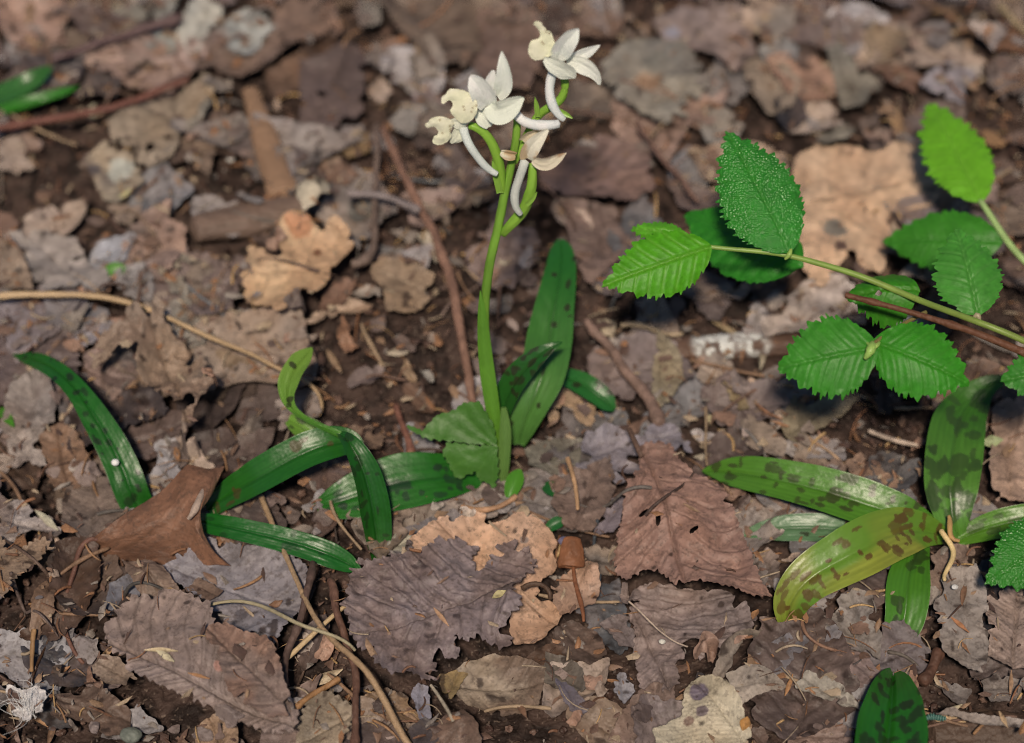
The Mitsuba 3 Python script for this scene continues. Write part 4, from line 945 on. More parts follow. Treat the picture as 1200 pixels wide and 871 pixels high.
# middle flower
fb_ = f'{orchid}__flower_001'
USED.add(fb_)
labels[fb_] = {'label': 'middle white flower with a spur pointing to the right'}
petal(fb_, [(577, 112, 4), (575, 96, 6), (578, 82, 7)], [5, 6, 2], seed=6)
petal(fb_, [(582, 113, 4), (590, 97, 7), (590, 80, 8), (588, 60, 7)], [5, 9.5, 7, 0.7], (236, 243, 235), seed=7)
petal(fb_, [(572, 124, 8), (566, 110, 11), (558, 97, 12), (551, 89, 11)], [8, 12.5, 10, 2], seed=8, fold=0.5)
petal(fb_, [(562, 128, 5), (568, 138, 6), (573, 149, 6)], [6, 9, 3], (232, 238, 226), seed=9)
labellum(fb_, [(514, 114), (525, 106), (540, 106), (552, 110), (561, 122), (557, 138), (547, 146), (537, 144), (526, 131), (532, 124), (527, 120), (517, 122)], 12, 13)
petal(fb_, [(574, 123, 9), (585, 130, 11), (598, 124, 11), (614, 115, 9)], [6, 14, 11, 0.8], (234, 241, 228), seed=10)
otube('spur', [(604, 133, 5), (616, 143, 7), (636, 147, 8), (655, 145, 8)], [5.2, 5.8, 6.2, 5], (241, 246, 247), fb_, bsdf='m_petal')
# lower left flower
fc = f'{orchid}__flower_002'
USED.add(fc)
labels[fc] = {'label': 'lowest left flower with a long drooping spur'}
petal(fc, [(543, 147, 7), (538, 157, 9), (529, 168, 9)], [5, 8, 2], (222, 226, 206), seed=12)
petal(fc, [(547, 146, 8), (538, 144, 10), (528, 143, 10)], [5, 7, 3], (226, 230, 214), seed=14)
labellum(fc, [(497, 146), (505, 138), (518, 135), (531, 141), (534, 152), (527, 165), (517, 171), (505, 168), (510, 157), (513, 151), (508, 148), (500, 150)], 12, 17)
otube('spur', [(543, 150, 9), (548, 166, 10), (558, 182, 10), (570, 196, 9), (582, 204, 8)], [5.2, 5, 4.6, 4.6, 3.4], (224, 233, 230), fc, bsdf='m_petal')
# withered flower
fd = f'{orchid}__flower_003'
USED.add(fd)
labels[fd] = {'label': 'withered flower with brown-stained petals'}
petal(fd, [(617, 186, 9), (622, 173, 11), (630, 163, 11), (642, 152, 10)], [6, 9, 7, 1.5], (232, 230, 214), spot=(200, 172, 134), seed=21)
petal(fd, [(625, 187, 10), (640, 191, 12), (652, 186, 12), (664, 179, 11)], [4, 8, 6, 0.8], (224, 216, 194), spot=(170, 130, 96), seed=22)
petal(fd, [(604, 182, 6), (596, 181, 7), (587, 178, 7)], [4, 6, 3], (226, 220, 198), spot=(186, 150, 104), seed=23)
petal(fd, [(612, 165, 4), (622, 158, 5), (632, 154, 5)], [4, 6, 2], (214, 202, 178), spot=(160, 120, 86), seed=24)
otube('spur', [(615, 189, 10), (608, 210, 12), (603, 234, 12), (610, 251, 11)], [5.4, 5.2, 5.2, 3.4], (206, 212, 206), fd, bsdf='m_petal')

DK, MIDG, PALEG = (38, 104, 36), (66, 132, 46), (104, 156, 62)
orchid_leaf(orchid, [(608, 521, 4, 7), (613, 500, 14, 15), (624, 470, 26, 22), (635, 441, 33, 27), (643, 405, 34, 27), (650, 360, 36, 23), (657, 318, 37, 18), (658, 295, 36, 13), (656, 281, 34, 3)], (84, 134, 62), tip=(38, 106, 34), spots=9, seed=1, label='tall upright leaf behind the stem, bent near its foot', fold=0.3)
orchid_leaf(orchid, [(584, 497, 18, 7), (591, 474, 28, 14), (605, 446, 40, 16), (625, 423, 50, 13), (643, 409, 56, 7), (659, 401, 58, 0.8)], (36, 94, 30), spots=26, seed=2, label='dark spotted leaf rising right of the stem', nrm=(-0.35, -0.5, 0.8), fold=0.3, spot_size=0.8)
orchid_leaf(orchid, [(640, 434, 12, 5), (664, 443, 16, 11), (688, 454, 18, 14), (707, 468, 16, 13), (720, 480, 12, 3)], (42, 110, 44), spots=5, seed=3, label='short dark leaf to the right of the tall upright leaf', fold=0.35)
orchid_leaf(orchid, [(572, 556, 6, 12), (545, 556, 9, 22), (515, 559, 12, 29), (470, 565, 14, 34), (430, 577, 13, 30), (396, 588, 11, 22), (376, 592, 9, 11), (368, 593, 8, 2)], (38, 108, 28), spots=30, seed=4, label='broad glossy leaf lying to the left of the stem foot', fold=0.12, spot_size=1.3, spot_c=(30, 48, 34))
pv, pf, pS, pJ, pW = strip([fp(x, y, o) for x, y, o in [(590, 478, 5), (592, 515, 6), (589, 555, 6), (586, 577, 4)]], np.array([3, 7, 7, 5]) * mpp(BASE), PN, fold=-0.4, groove=0)
put('sheath', pv, pf, 'm_stem', lin((92, 128, 62)) * (0.85 + 0.3 * fb(pS, pJ * 0.004, 200, 3, 4))[:, None], np.c_[pS * 20, pJ], orchid)

# the crumpled light green leaf at its foot
cg = thing('seedling_leaf', 'crumpled light green toothed leaf leaning on the foot of the orchid stem', 'leaf')
CN = nz(np.array([-0.15, -0.72, 0.68]))


def green_flap(poly, seed, ribs, off):
    P0 = at(540, 560, 0.014) + CN * off
    w = np.array([on_plane(x, y, P0, CN) for x, y in poly])
    ex = nz(np.cross([0, 0, 1.0], CN))
    ey = np.cross(CN, ex)
    c0 = w.mean(0)
    q = np.c_[(w - c0) @ ex, (w - c0) @ ey]
    if (q[:, 0] * np.roll(q[:, 1], -1) - q[:, 1] * np.roll(q[:, 0], -1)).sum() < 0:
        q = q[::-1]
    q = edge_of(q, 0.0006, 0.0003, (0.0010, 0.0034), seed)
    pts, tri, dist = fill(q, 0.0007)
    foot = on_plane(ribs[0], ribs[1], P0, CN) - c0
    dx, dy = pts[:, 0] - foot @ ex, pts[:, 1] - foot @ ey
    u = np.arctan2(dy, dx) % (2 * np.pi) / ribs[2] + 0.9 * (fb(pts[:, 0], pts[:, 1], 70, 2, seed) - 0.5)
    z = 0.00013 * np.cos(u * 2 * np.pi) + 0.006 * (fb(pts[:, 0], pts[:, 1], 50, 2, seed) - 0.5) + 0.0012 * (fb(pts[:, 0], pts[:, 1], 260, 2, seed + 1) - 0.5)
    v = c0 + pts[:, :1] * ex + pts[:, 1:] * ey + z[:, None] * CN
    k = np.exp(-((u - np.floor(u) - 0.5) / 0.06) ** 2)[:, None] * 0.2
    c = lin((62, 106, 38)) * (0.8 + 0.4 * fb(pts[:, 0], pts[:, 1], 130, 3, seed))[:, None]
    c = c * (1 - k) + lin((96, 138, 66)) * k
    v, tri, c, uv = rim(v, tri, c, pts * 20, CN, 0.0003)
    put('lobe', v, tri, 'm_softblade', c, uv, cg)


green_flap([(478, 498), (495, 503), (512, 486), (532, 481), (542, 473), (562, 470), (578, 498), (583, 524), (525, 517), (495, 513), (482, 508)], 3, (590, 530, 0.30), 0.001)
green_flap([(525, 518), (583, 523), (584, 556), (579, 574), (570, 566), (560, 563), (557, 553), (540, 564), (532, 558), (518, 528)], 5, (584, 522, 0.40), 0.0)

# ------------------------------------------------------------------ the plant at the left
lp = thing('leafy_orchid', 'flowerless orchid with glossy arching strap leaves at the left', 'orchid')
orchid_leaf(lp, [(172, 606, 4, 10), (160, 590, 10, 19), (150, 565, 18, 20), (134, 528, 26, 19), (112, 490, 32, 16.5), (91, 459, 34, 13), (70, 438, 32, 11.5), (45, 424, 24, 10), (28, 419, 16, 6), (15, 416, 10, 0.8)], (30, 98, 24), spots=34, seed=11, spot_c=(22, 34, 18), fold=0.22, spot_size=0.72,
            label='long spotted leaf arching to the far left')
orchid_leaf(lp, [(240, 602, 6, 9), (272, 578, 16, 18), (310, 556, 26, 22), (350, 534, 34, 22), (384, 521, 36, 21), (408, 519, 34, 16), (425, 535, 30, 3)], (34, 100, 26), spots=7, seed=12, spot_c=(70, 60, 30), label='broad glossy leaf arching up to the right', fold=0.25, nrm=(-0.1, -0.3, 0.95))
orchid_leaf(lp, [(398, 508, 40, 4), (414, 526, 41, 12), (427, 555, 34, 17), (436, 592, 22, 18.5), (441, 625, 11, 16), (443, 660, 1, 7)], (28, 92, 24), spots=22, seed=13, spot_c=(26, 48, 20), label='drooping glossy leaf hanging from the bend', fold=0.55, nrm=(0.25, -0.4, 0.9), spot_size=0.8)
orchid_leaf(lp, [(412, 517, 38, 5), (388, 505, 40, 4.2), (364, 494, 41, 3.6), (346, 482, 40, 4.5), (337, 466, 40, 8.5), (339, 446, 42, 12.5), (350, 426, 44, 12), (366, 408, 44, 1)], (70, 128, 34), tip=(120, 160, 62), spots=3, seed=17, label='thin twisted pale green leaf', fold=0.35)
orchid_leaf(lp, [(226, 611, 12, 10), (258, 616, 17, 13), (300, 625, 19, 14), (340, 635, 18, 15), (380, 648, 15, 15.5), (405, 659, 11, 12), (424, 670, 7, 1)], (26, 100, 30), spots=6, seed=14, label='lowest glossy leaf, pointing right', fold=0.1, spot_c=(20, 60, 24))
orchid_leaf(lp, [(338, 492, 14, 6), (356, 502, 14, 14), (376, 514, 12, 15), (398, 524, 10, 8)], (108, 154, 54), spots=2, seed=15, label='pale green curled leaf end', fold=0.4)
wp = thing('white_pellet', 'tiny round white pellet on the long spotted leaf at the left', 'pellet')
pm = __import__('trimesh').creation.icosphere(3, 1.0)
P = at(135, 542, 0.0265 + float(gs(*at(135, 542, 0.026)[:2])))
put('shell', np.array(pm.vertices) * [0.0016, 0.0015, 0.0013] + P, pm.faces, 'm_softblade', np.full((len(pm.vertices), 3), 0.82), None, wp)

# ------------------------------------------------------------------ the spotted rosette at the right
rp = thing('spotted_rosette', 'flowerless orchid rosette of broad spotted leaves at the lower right', 'orchid')
orchid_leaf(rp, [(1108, 626, 3, 8), (1085, 617, 9, 16), (1050, 603, 15, 25), (1000, 586, 20, 28), (950, 571, 22, 26), (900, 560, 20, 23), (862, 554, 15, 18), (838, 552, 11, 9), (823, 552, 8, 1)], (78, 132, 34), tip=(84, 138, 42), spots=60, seed=31, spot_c=(50, 54, 26), label='long spotted leaf pointing left', fold=0.28, spot_size=0.9)
orchid_leaf(rp, [(1000, 622, 6, 14), (960, 619, 9, 17), (925, 619, 9, 16), (890, 623, 7, 10), (868, 627, 5, 1)], (92, 130, 92), spots=2, seed=32, label='small bluish green leaf below the long left leaf', fold=0.2)
orchid_leaf(rp, [(1112, 632, 4, 6), (1085, 622, 14, 19), (1048, 626, 24, 31), (1010, 643, 30, 34), (975, 662, 31, 31), (946, 681, 28, 27), (929, 702, 22, 22), (924, 724, 13, 14), (927, 746, 4, 1.5)], (156, 162, 62), tip=(132, 150, 56), spots=62, seed=33, spot_c=(84, 52, 28), yellow=(100, 142, 44),
            label='yellowing leaf with brown blotches and a bent tip', fold=0.22, spot_size=1.0, nrm=(-0.1, -0.45, 0.9))
orchid_leaf(rp, [(1124, 630, 4, 8), (1116, 602, 12, 23), (1114, 570, 18, 32), (1117, 536, 22, 34), (1122, 502, 24, 32), (1136, 474, 25, 24), (1157, 453, 26, 13), (1176, 446, 26, 6)], (88, 140, 52), tip=(54, 106, 26), spots=34, seed=34, spot_c=(44, 62, 30), label='broad upright leaf with dusky blotches', fold=0.22, spot_size=1.7)
orchid_leaf(rp, [(1122, 634, 3, 7), (1150, 621, 10, 15), (1185, 612, 13, 18), (1225, 604, 13, 16), (1262, 598, 9, 2)], (84, 134, 34), spots=10, seed=35, label='leaf pointing to the right edge', spot_c=(60, 82, 36))
orchid_leaf(rp, [(1082, 634, 6, 9), (1069, 660, 9, 20), (1063, 695, 11, 26), (1059, 728, 8, 23), (1051, 752, 2, 14), (1047, 768, -4, 7)], (74, 132, 36), spots=11, seed=36, label='leaf pointing down under the yellowing leaf', spot_c=(40, 52, 24), fold=0.3, spot_size=1.3)
for px, rr, cc in (([(1103, 622), (1110, 632), (1117, 645), (1113, 662), (1107, 680)], [3, 3.2, 3, 2.4, 2], (214, 190, 140)), ([(1112, 605), (1113, 618), (1117, 632), (1124, 634)], [2, 3, 3, 2], (186, 150, 100))):
    add_tube('withered_sheath', [at(x, y, 0.017 + float(gs(*at(x, y, 0)[:2]))) for x, y in px], [r * 0.00036 for r in rr], lin(cc), 'm_softblade', rp)
lf = thing('lone_spotted_leaf', 'dark green leaf with black spots rising at the bottom edge, lowest in the lower right', 'leaf')
orchid_leaf(lf, [(1047, 786, 3, 3), (1047, 800, 12, 17), (1045, 832, 20, 33), (1041, 870, 24, 42), (1034, 925, 20, 38), (1030, 975, 4, 10)], (36, 108, 26), spots=52, seed=41, spot_c=(30, 34, 20), fold=0.6, spot_size=1.15, name='blade', groove=0.0016)
fc_ = thing('sprouting_leaf_pair', 'two narrow green leaves at the left edge near the top', 'plant')
orchid_leaf(fc_, [(-20, 122, 3, 10), (10, 108, 12, 13), (35, 96, 16, 12), (50, 86, 16, 8), (61, 78, 15, 1)], (56, 112, 50), spots=0, seed=51)
orchid_leaf(fc_, [(-15, 132, 3, 5), (20, 124, 9, 8), (50, 115, 12, 7), (75, 107, 12, 5), (93, 101, 10, 1)], (54, 126, 36), spots=0, seed=52)

# ------------------------------------------------------------------ the toothed-leaved shoots at the right
e1 = thing('leafy_shoot', 'long green shoot with toothed leaves reaching in from the right', 'shoot')
e2 = thing('leafy_shoot', 'short shoot at the upper right bearing the light green leaf', 'shoot')
e3 = thing('leafy_shoot', 'leaf of a shoot cut by the right edge above the lower right corner', 'shoot')


def etube(holder, name, px, rad, col, col2=None, **kw):
    P = [at(x, y, z * 0.001) for x, y, z in px]
    return add_tube(name, P, [r * mpp(P[0]) for r in rad], lin(col), 'm_stem' if 'brown' not in kw else 'm_wood', holder, None if col2 is None else lin(col2), rough=0.06, streak=0.3, sides=12, knots=kw.get('knots', 0))


ZE = 98
etube(e1, 'stem', [(1420, 640, -5), (1330, 500, 70), (1215, 407, 100), (1150, 379, 106), (1075, 351, ZE), (1000, 321, ZE), (960, 309, ZE), (925, 300, ZE), (880, 294, ZE), (830, 289, ZE)], [7, 6, 4.6, 4.4, 4, 3.6, 3.6, 3.6, 3, 2.4], (118, 124, 60), (128, 160, 76))
etube(e1, 'twig', [(1380, 500, 60), (1290, 446, 92), (1215, 419, 98), (1140, 389, 105), (1100, 376, 106), (1060, 364, 106), (1015, 352, 106), (991, 346, 106)], [6, 5.5, 5.5, 5.2, 4.4, 3.8, 3.2, 3.4], (100, 66, 48), brown=1, knots=5)
BG, DG, VG = (72, 146, 20), (46, 126, 38), (112, 168, 60)
toothed_leaf(e1, (940, 312), (796, 250), 46, 0.070, 0.052, (42, 120, 30), (60, 140, 52), 61, nt=11, tooth_px=4, bsdf='m_softblade', pleat=0.0007, label='large leaf in the background of the shoot', h=0.001, nrm=(0.1, -0.55, 0.83))
toothed_leaf(e1, (806, 277), (736, 269), 13, 0.098, 0.094, (84, 160, 34), VG, 62, nt=9, tooth_px=5, bsdf='m_softblade', nv=7, label='small bright leaf behind the tip leaf')
toothed_leaf(e1, (834, 289), (700, 337), 38, 0.100, 0.094, BG, (118, 176, 62), 63, nt=11, tooth_px=7, bsdf='m_softblade', vk=0.5, nv=8, label='bright green leaf at the tip of the shoot', sag=0.003)
toothed_leaf(e1, (926, 297), (848, 148), 47, 0.100, 0.118, DG, (72, 150, 58), 64, nt=15, tooth_px=8, vk=0.5, nv=8, label='dark glossy blistered leaf pointing up', nrm=(0.1, -0.62, 0.78), skew=0.08)
for q in [(926, 298)]:
    etube(e1, 'bud', [(920, 304, 100), (925, 298, 102), (927, 292, 103)], [1.5, 3.4, 1.6], (150, 180, 90))
toothed_leaf(e1, (1078, 340), (988, 350), 34, 0.096, 0.088, (50, 120, 22), (90, 150, 50), 65, nt=10, tooth_px=6, bsdf='m_softblade', nv=8, hole=[(0.52, 0.1, 0.0013)], label='small leaf with a hole behind the brown twig', cup=0.010, nrm=(0.0, -0.2, 0.95))
toothed_leaf(e1, (1030, 407), (906, 434), 47, 0.102, 0.090, (54, 128, 34), (84, 148, 66), 66, nt=11, tooth_px=9, nv=7, label='left leaf of the pair', sag=0.006, bsdf='m_softblade')
toothed_leaf(e1, (1022, 400), (1140, 453), 44, 0.102, 0.092, (50, 130, 26), (74, 142, 46), 67, nt=10, tooth_px=8, nv=8, label='right leaf of the pair', sag=0.006, bsdf='m_softblade')
etube(e1, 'bud', [(1014, 420, 103), (1020, 411, 106), (1022, 402, 105)], [2.5, 6.5, 3], (150, 186, 96))
etube(e1, 'bud', [(1016, 402, 103), (1024, 406, 106), (1030, 402, 103)], [1.5, 3.5, 2], (160, 192, 100))
etube(e1, 'petiole', [(1085, 366, 100), (1050, 385, 102), (1022, 404, 103)], [2.6, 2.4, 2.4], (120, 110, 66))
toothed_leaf(e1, (1146, 371), (1119, 264), 39, 0.098, 0.106, (66, 136, 48), (96, 156, 76), 68, nt=10, tooth_px=8, nv=7, bsdf='m_softblade', label='upright leaf rising from the stem near the right edge')
etube(e1, 'node', [(1141, 374, 98), (1145, 370, 99), (1148, 376, 98)], [2, 4.5, 2], (170, 160, 130))
toothed_leaf(e1, (1262, 432), (1168, 447), 34, 0.096, 0.092, (48, 120, 34), (86, 150, 62), 69, nt=10, tooth_px=6, nv=8, bsdf='m_softblade', label='leaf cut by the right edge')
etube(e1, 'petiole', [(1262, 432, 96), (1270, 445, 92), (1292, 470, 84)], [2.6, 2.4, 2.4], (120, 140, 66))
etube(e2, 'stem', [(1400, 470, -4), (1290, 372, 34), (1218, 322, 48), (1195, 300, 52), (1175, 275, 54), (1160, 252, 56), (1149, 236, 56)], [6, 5, 4.4, 4.2, 4, 4, 3.4], (140, 168, 96), (156, 186, 120))
toothed_leaf(e2, (1175, 283), (1028, 283), 36, 0.052, 0.034, (54, 124, 32), (64, 132, 48), 71, nt=10, tooth_px=5, nv=9, bsdf='m_softblade', label='darker leaf behind the upright leaf', h=0.001)
toothed_leaf(e2, (1150, 238), (1085, 116), 37, 0.056, 0.052, (100, 166, 36), (122, 180, 62), 72, nt=12, tooth_px=9, nv=8, bsdf='m_softblade', label='light green leaf pointing up', vk=0.35, h=0.001)
etube(e3, 'stem', [(1400, 700, -4), (1330, 640, 40), (1262, 618, 50), (1252, 620, 50)], [5, 4, 3, 2.5], (120, 140, 66))
toothed_leaf(e3, (1252, 620), (1150, 687), 40, 0.050, 0.044, (48, 124, 34), (76, 144, 62), 73, nt=11, tooth_px=7, nv=10, label='toothed leaf cut by the right edge')

# ------------------------------------------------------------------ small things: bud scales, husks, seeds
def boat(x, y, ang, L, w, base, lift=0.004, world=False, hollow=0.45, bend=0.0, name='bud_scale', label='', group=None, cat='bud scale', seed=0):
    P = np.array([x, y, 0.0]) if world else at(x, y, lift)
    if not world:
        P = at(x, y, lift + float(gs(P[0], P[1])))
    else:
        P[2] = lift + float(gs(x, y))
    P[2] = float(top(P[0], P[1])) + 0.0012
    d = np.array([math.cos(ang), math.sin(ang), 0.15 * math.sin(seed * 1.7)])
    s = np.linspace(-0.5, 0.5, 5)
    pts = [P + d * L * k + np.array([0, 0, 1.0]) * bend * L * (4 * k * k - 0.3) for k in s]
    nr = nz(np.array([0.5 * math.sin(seed * 2.3), -0.3 + 0.4 * math.sin(seed), 0.9]))
    v, f, S, J, Wd = strip(pts, np.array([0.08, 0.7, 0.95, 0.62, 0.04]) * w * 0.8, nr, n=14, m=9, fold=hollow * math.copysign(1, math.sin(seed * 3.1)), groove=0.0, ribs=0.00006, flat=True)
    base = np.asarray(base, float)
    c = lin(base + 0.3 * (base.mean() - base)) * (0.5 + 0.7 * fb(v[:, 0], v[:, 1], 500, 2, seed % 60))[:, None]
    key = put(name, v, f, 'm_dead', c)
    tag(key, label, cat, group)
    return key


ORG = (204, 138, 78)
for q in [
    (1082, 746, 0.15, 0.0135, 0.0026, (200, 150, 88), 'tan bud scale lying across the end of the lower rosette leaf'),
    (1051, 752, 0.6, 0.008, 0.0026, (186, 98, 44), 'glossy orange bud scale at the tip of the lower rosette leaf'),
    (1074, 774, -0.6, 0.010, 0.0022, (206, 196, 170), 'whitish bud scale above the lowest dark spotted leaf'),
    (1060, 786, 0.15, 0.010, 0.0022, (190, 130, 70), 'orange bud scale on top of the lowest dark spotted leaf'),
    (1116, 817, -0.12, 0.0150, 0.0026, (220, 176, 120), 'large pale orange bud scale above the dark branch at the lower right'),
    (1117, 800, 0.55, 0.0075, 0.0014, (200, 158, 116), 'slim tan bud scale above the large pale orange bud scale'),
    (1127, 798, 0.5, 0.007, 0.0016, (206, 190, 150), 'slim cream bud scale touching the slim tan bud scale'),
    (874, 842, 1.2, 0.006, 0.0028, (214, 144, 62), 'bright orange bud scale right of the pale yellowish leaf'),
    (927, 786, 1.2, 0.010, 0.0013, (206, 140, 82), 'thin orange scale on the slate-grey leaf'),
    (1129, 716, -0.9, 0.010, 0.0012, (204, 130, 80), 'thin orange scale on the grey fibrous leaf'),
    (517, 722, -0.95, 0.0105, 0.0012, (210, 156, 112), 'thin pale orange scale on the big dark purple-grey leaf'),
    (585, 704, 0.5, 0.006, 0.0020, (206, 190, 120), 'yellowish scale on the right part of the big dark purple-grey leaf'),
    (190, 770, 0.0, 0.013, 0.0016, (216, 190, 140), 'pale papery scale on the biggest grey-brown toothed leaf'),
    (195, 777, -0.6, 0.009, 0.0018, (218, 204, 160), 'second pale papery scale on the biggest toothed leaf, pointing down right'),
    (36, 848, 1.3, 0.010, 0.0035, (190, 146, 100), 'brown almond-shaped seed husk in front of the white fluffy tuft'),
    (12, 845, 0.9, 0.010, 0.0035, (166, 130, 96), 'dull brown seed husk at the lower left of the white fluffy tuft'),
    (32, 806, -0.7, 0.014, 0.0016, (206, 150, 100), 'tan scale leaning on the white fluffy tuft'),
    (50, 822, 1.5, 0.013, 0.0022, (140, 102, 74), 'brown scale standing right of the white fluffy tuft'),
    (99, 858, -1.0, 0.012, 0.0018, (196, 134, 74), 'orange-brown scale at the bottom edge on the left'),
    (106, 858, 0.1, 0.009, 0.0016, (198, 150, 90), 'tan scale next to the orange-brown scale of the bottom edge'),
    (115, 732, 0.9, 0.014, 0.0016, (192, 148, 100), 'slim tan scale at the left tip of the biggest toothed leaf'),
    (108, 745, -0.9, 0.018, 0.0016, (186, 146, 92), 'long tan scale pointing at the biggest toothed leaf'),
    (54, 608, -0.8, 0.016, 0.0022, (196, 190, 160), 'pale greenish husk near the left edge'),
    (105, 112, 1.5, 0.011, 0.0034, (214, 206, 172), 'cream oval bud right of the two narrow green leaves'),
    (137, 38, 0.05, 0.014, 0.0020, (214, 208, 190), 'white papery scale stuck on the upper left dark twig'),
    (835, 468, 1.5, 0.011, 0.0020, (206, 190, 140), 'yellowish scale below the white crusted stick'),
    (826, 497, -0.4, 0.010, 0.0022, (200, 170, 140), 'pinkish scale left of the pale beige leaf'),
    (830, 518, 0.0, 0.011, 0.0022, (176, 164, 142), 'grey-beige scale below the pinkish scale'),
    (855, 370, -0.75, 0.018, 0.0026, (182, 154, 108), 'tan scale below the bright green tip leaf'),
    (895, 400, 1.4, 0.016, 0.0020, (196, 182, 150), 'pale upright sliver to the left of the pair of green leaves'),
    (958, 530, 1.5, 0.009, 0.0018, (200, 150, 96), 'small tan scale among the dark crumbs above the rosette'),
    (1056, 562, -0.8, 0.010, 0.0014, (196, 160, 136), 'pinkish sliver right of the tan leaf among dark crumbs'),
    (1163, 518, 0.1, 0.009, 0.0032, (176, 196, 130), 'pale green seed beside the upright spotted leaf'),
    (390, 405, -1.1, 0.016, 0.0020, (176, 142, 108), 'tan sliver right of the pale green tip of the left plant'),
    (326, 525, 0.9, 0.012, 0.0018, (206, 176, 140), 'pale tan scale above the broad glossy arched leaf'),
    (315, 590, -1.1, 0.024, 0.0022, (200, 138, 84), 'orange-tan husk where the long lower straw begins'),
    (372, 789, 1.3, 0.016, 0.0020, (190, 150, 100), 'tan two-winged husk between dark twigs'),
    (402, 782, 0.5, 0.009, 0.0020, (206, 124, 70), 'orange scale by the dark reddish twig'),
    (376, 758, 0.4, 0.016, 0.0030, (206, 180, 140), 'pale blunt scale under the long lower straw'),
    (530, 290, 1.4, 0.020, 0.0024, (176, 132, 104), 'pinkish tan sliver to the right of the cream chip'),
    (468, 392, 0.3, 0.012, 0.0026, (204, 186, 160), 'pale scale below the pale brown fan-shaped leaf'),
    (1146, 855, 0.2, 0.011, 0.0018, (212, 160, 116), 'orange scale on the dark rotten branch in the corner'),
    (1190, 780, 1.4, 0.012, 0.0013, (196, 150, 110), 'thin tan scale on the pinkish brown leaf of the right edge'),
]:
    boat(*q[:6], label=q[6], lift=0.0235 if q[1] > 640 else 0.012, seed=int(q[0] * 3 + q[1]), name='seed' if 'seed' in q[6] else 'bud_scale', cat='seed husk' if 'husk' in q[6] else 'bud scale')

# the bell-shaped husk with its stalk
hk = thing('acorn_cup', 'orange-brown bell-shaped husk on a stalk in the lower middle', 'husk')
pts = []
C = at(669, 648, 0.024 + float(gs(*at(669, 648, 0.02)[:2])))
prof = [(0.0030, -0.0066), (0.0054, -0.0068), (0.0061, -0.0050), (0.0056, 0.0), (0.0046, 0.0045), (0.0036, 0.0068), (0.0008, 0.0078)]
an = np.linspace(0, 2 * np.pi, 28, endpoint=False)
V = np.array([[r * math.cos(a) * (1 + 0.08 * math.cos(5 * a)), r * math.sin(a) * 0.7, z] for r, z in zip(PchipInterpolator(range(7), [p[0] for p in prof])(np.linspace(0, 6, 24)), PchipInterpolator(range(7), [p[1] for p in prof])(np.linspace(0, 6, 24))) for a in an])
ax = nz(np.array([0.05, 0.85, 0.35]))
ex = nz(np.cross(ax, [0, 0, 1.0]))
V = V * 0.86
V = C + V[:, :1] * ex + V[:, 1:2] * np.cross(ax, ex) + V[:, 2:] * ax
V = V + 0.0008 * (fb(V[:, 0], V[:, 1], 300, 2, 4) - 0.5)[:, None]
i, j = np.meshgrid(np.arange(23), np.arange(28), indexing='ij')
q = np.stack([i * 28 + j, i * 28 + (j + 1) % 28, (i + 1) * 28 + (j + 1) % 28, (i + 1) * 28 + j], -1).reshape(-1, 4)
put('cup', V, np.vstack([q[:, [0, 1, 2]], q[:, [0, 2, 3]]]), 'm_wood', lin((138, 92, 64)) * (0.35 + 1.1 * fb(V[:, 0], V[:, 1], 300, 3, 7))[:, None], None, hk)
add_tube('stalk', [at(x, y, 0.022 + float(gs(*at(x, y, 0.02)[:2]))) for x, y in [(672, 664), (676, 690), (682, 712), (684, 728)]], [0.0007, 0.0009, 0.0010, 0.0006], lin((128, 84, 60)), 'm_wood', hk)

# the white fluffy seed tuft
tf = thing('fluffy_seed_tuft', 'white fluffy seed tuft at the lower left', 'seed tuft')
rng = random.Random(5)
vs, fs, n0 = [], [], 0
for k in range(50):
    a = rng.gauss(2.0, 0.55)
    Lf = rng.uniform(0.006, 0.015)
    P0 = at(34 + rng.gauss(0, 5), 836 + rng.gauss(0, 6), 0.012)
    d = np.array([math.cos(a), math.sin(a) * 0.8, rng.uniform(0.1, 0.6)])
    P1 = P0 + d * Lf
    pm_ = (P0 + P1) / 2 + np.array([rng.gauss(0, 1), rng.gauss(0, 1), abs(rng.gauss(0, 1))]) * 0.0018
    v, f, s = tube_mesh([P0, pm_, P1], [0.00013, 0.0001, 0.00004], 4, n=6)
    vs.append(v)
    fs.append(f + n0)
    n0 += len(v)
v = np.vstack(vs)
k = put('fibre', v, np.vstack(fs), 'm_softblade', np.full((len(v), 3), 0.72), None, tf)
labels[k] = {'kind': 'stuff'}
tc = np.array([at(x, y, 0.0105) for x, y in [(8, 815), (20, 800), (40, 798), (53, 822), (50, 845), (32, 850), (14, 838)]])
tv, tt, tcol, tuv = dead_leaf(tc[:, :2], (226, 226, 220), '', layer=6, name=None, world=True, crumple=2, tear=0.002, c2=(196, 194, 188))
put('pad', tv, tt, 'm_dead', tcol, tuv, tf)

# a little stone, a small teal grub, green flecks, white crumbs
def pebble(x, y, r, col, label, name='pebble', cat='pebble', sq=(1, 0.8, 0.6), lift=0.008):
    P = at(x, y, lift + float(gs(*at(x, y, lift)[:2])))
    m = __import__('trimesh').creation.icosphere(3, 1.0)
    v = np.array(m.vertices)
    v = v * (1 + 0.35 * (meshkit.fbm(v * 1.7 + x, 3) - 0.5))[:, None] * np.array(sq) * r + P
    key = put(name, v, m.faces, 'm_wood', lin(col) * (0.75 + 0.5 * fb(v[:, 0], v[:, 1], 700, 2, 3))[:, None])
    tag(key, label, cat)


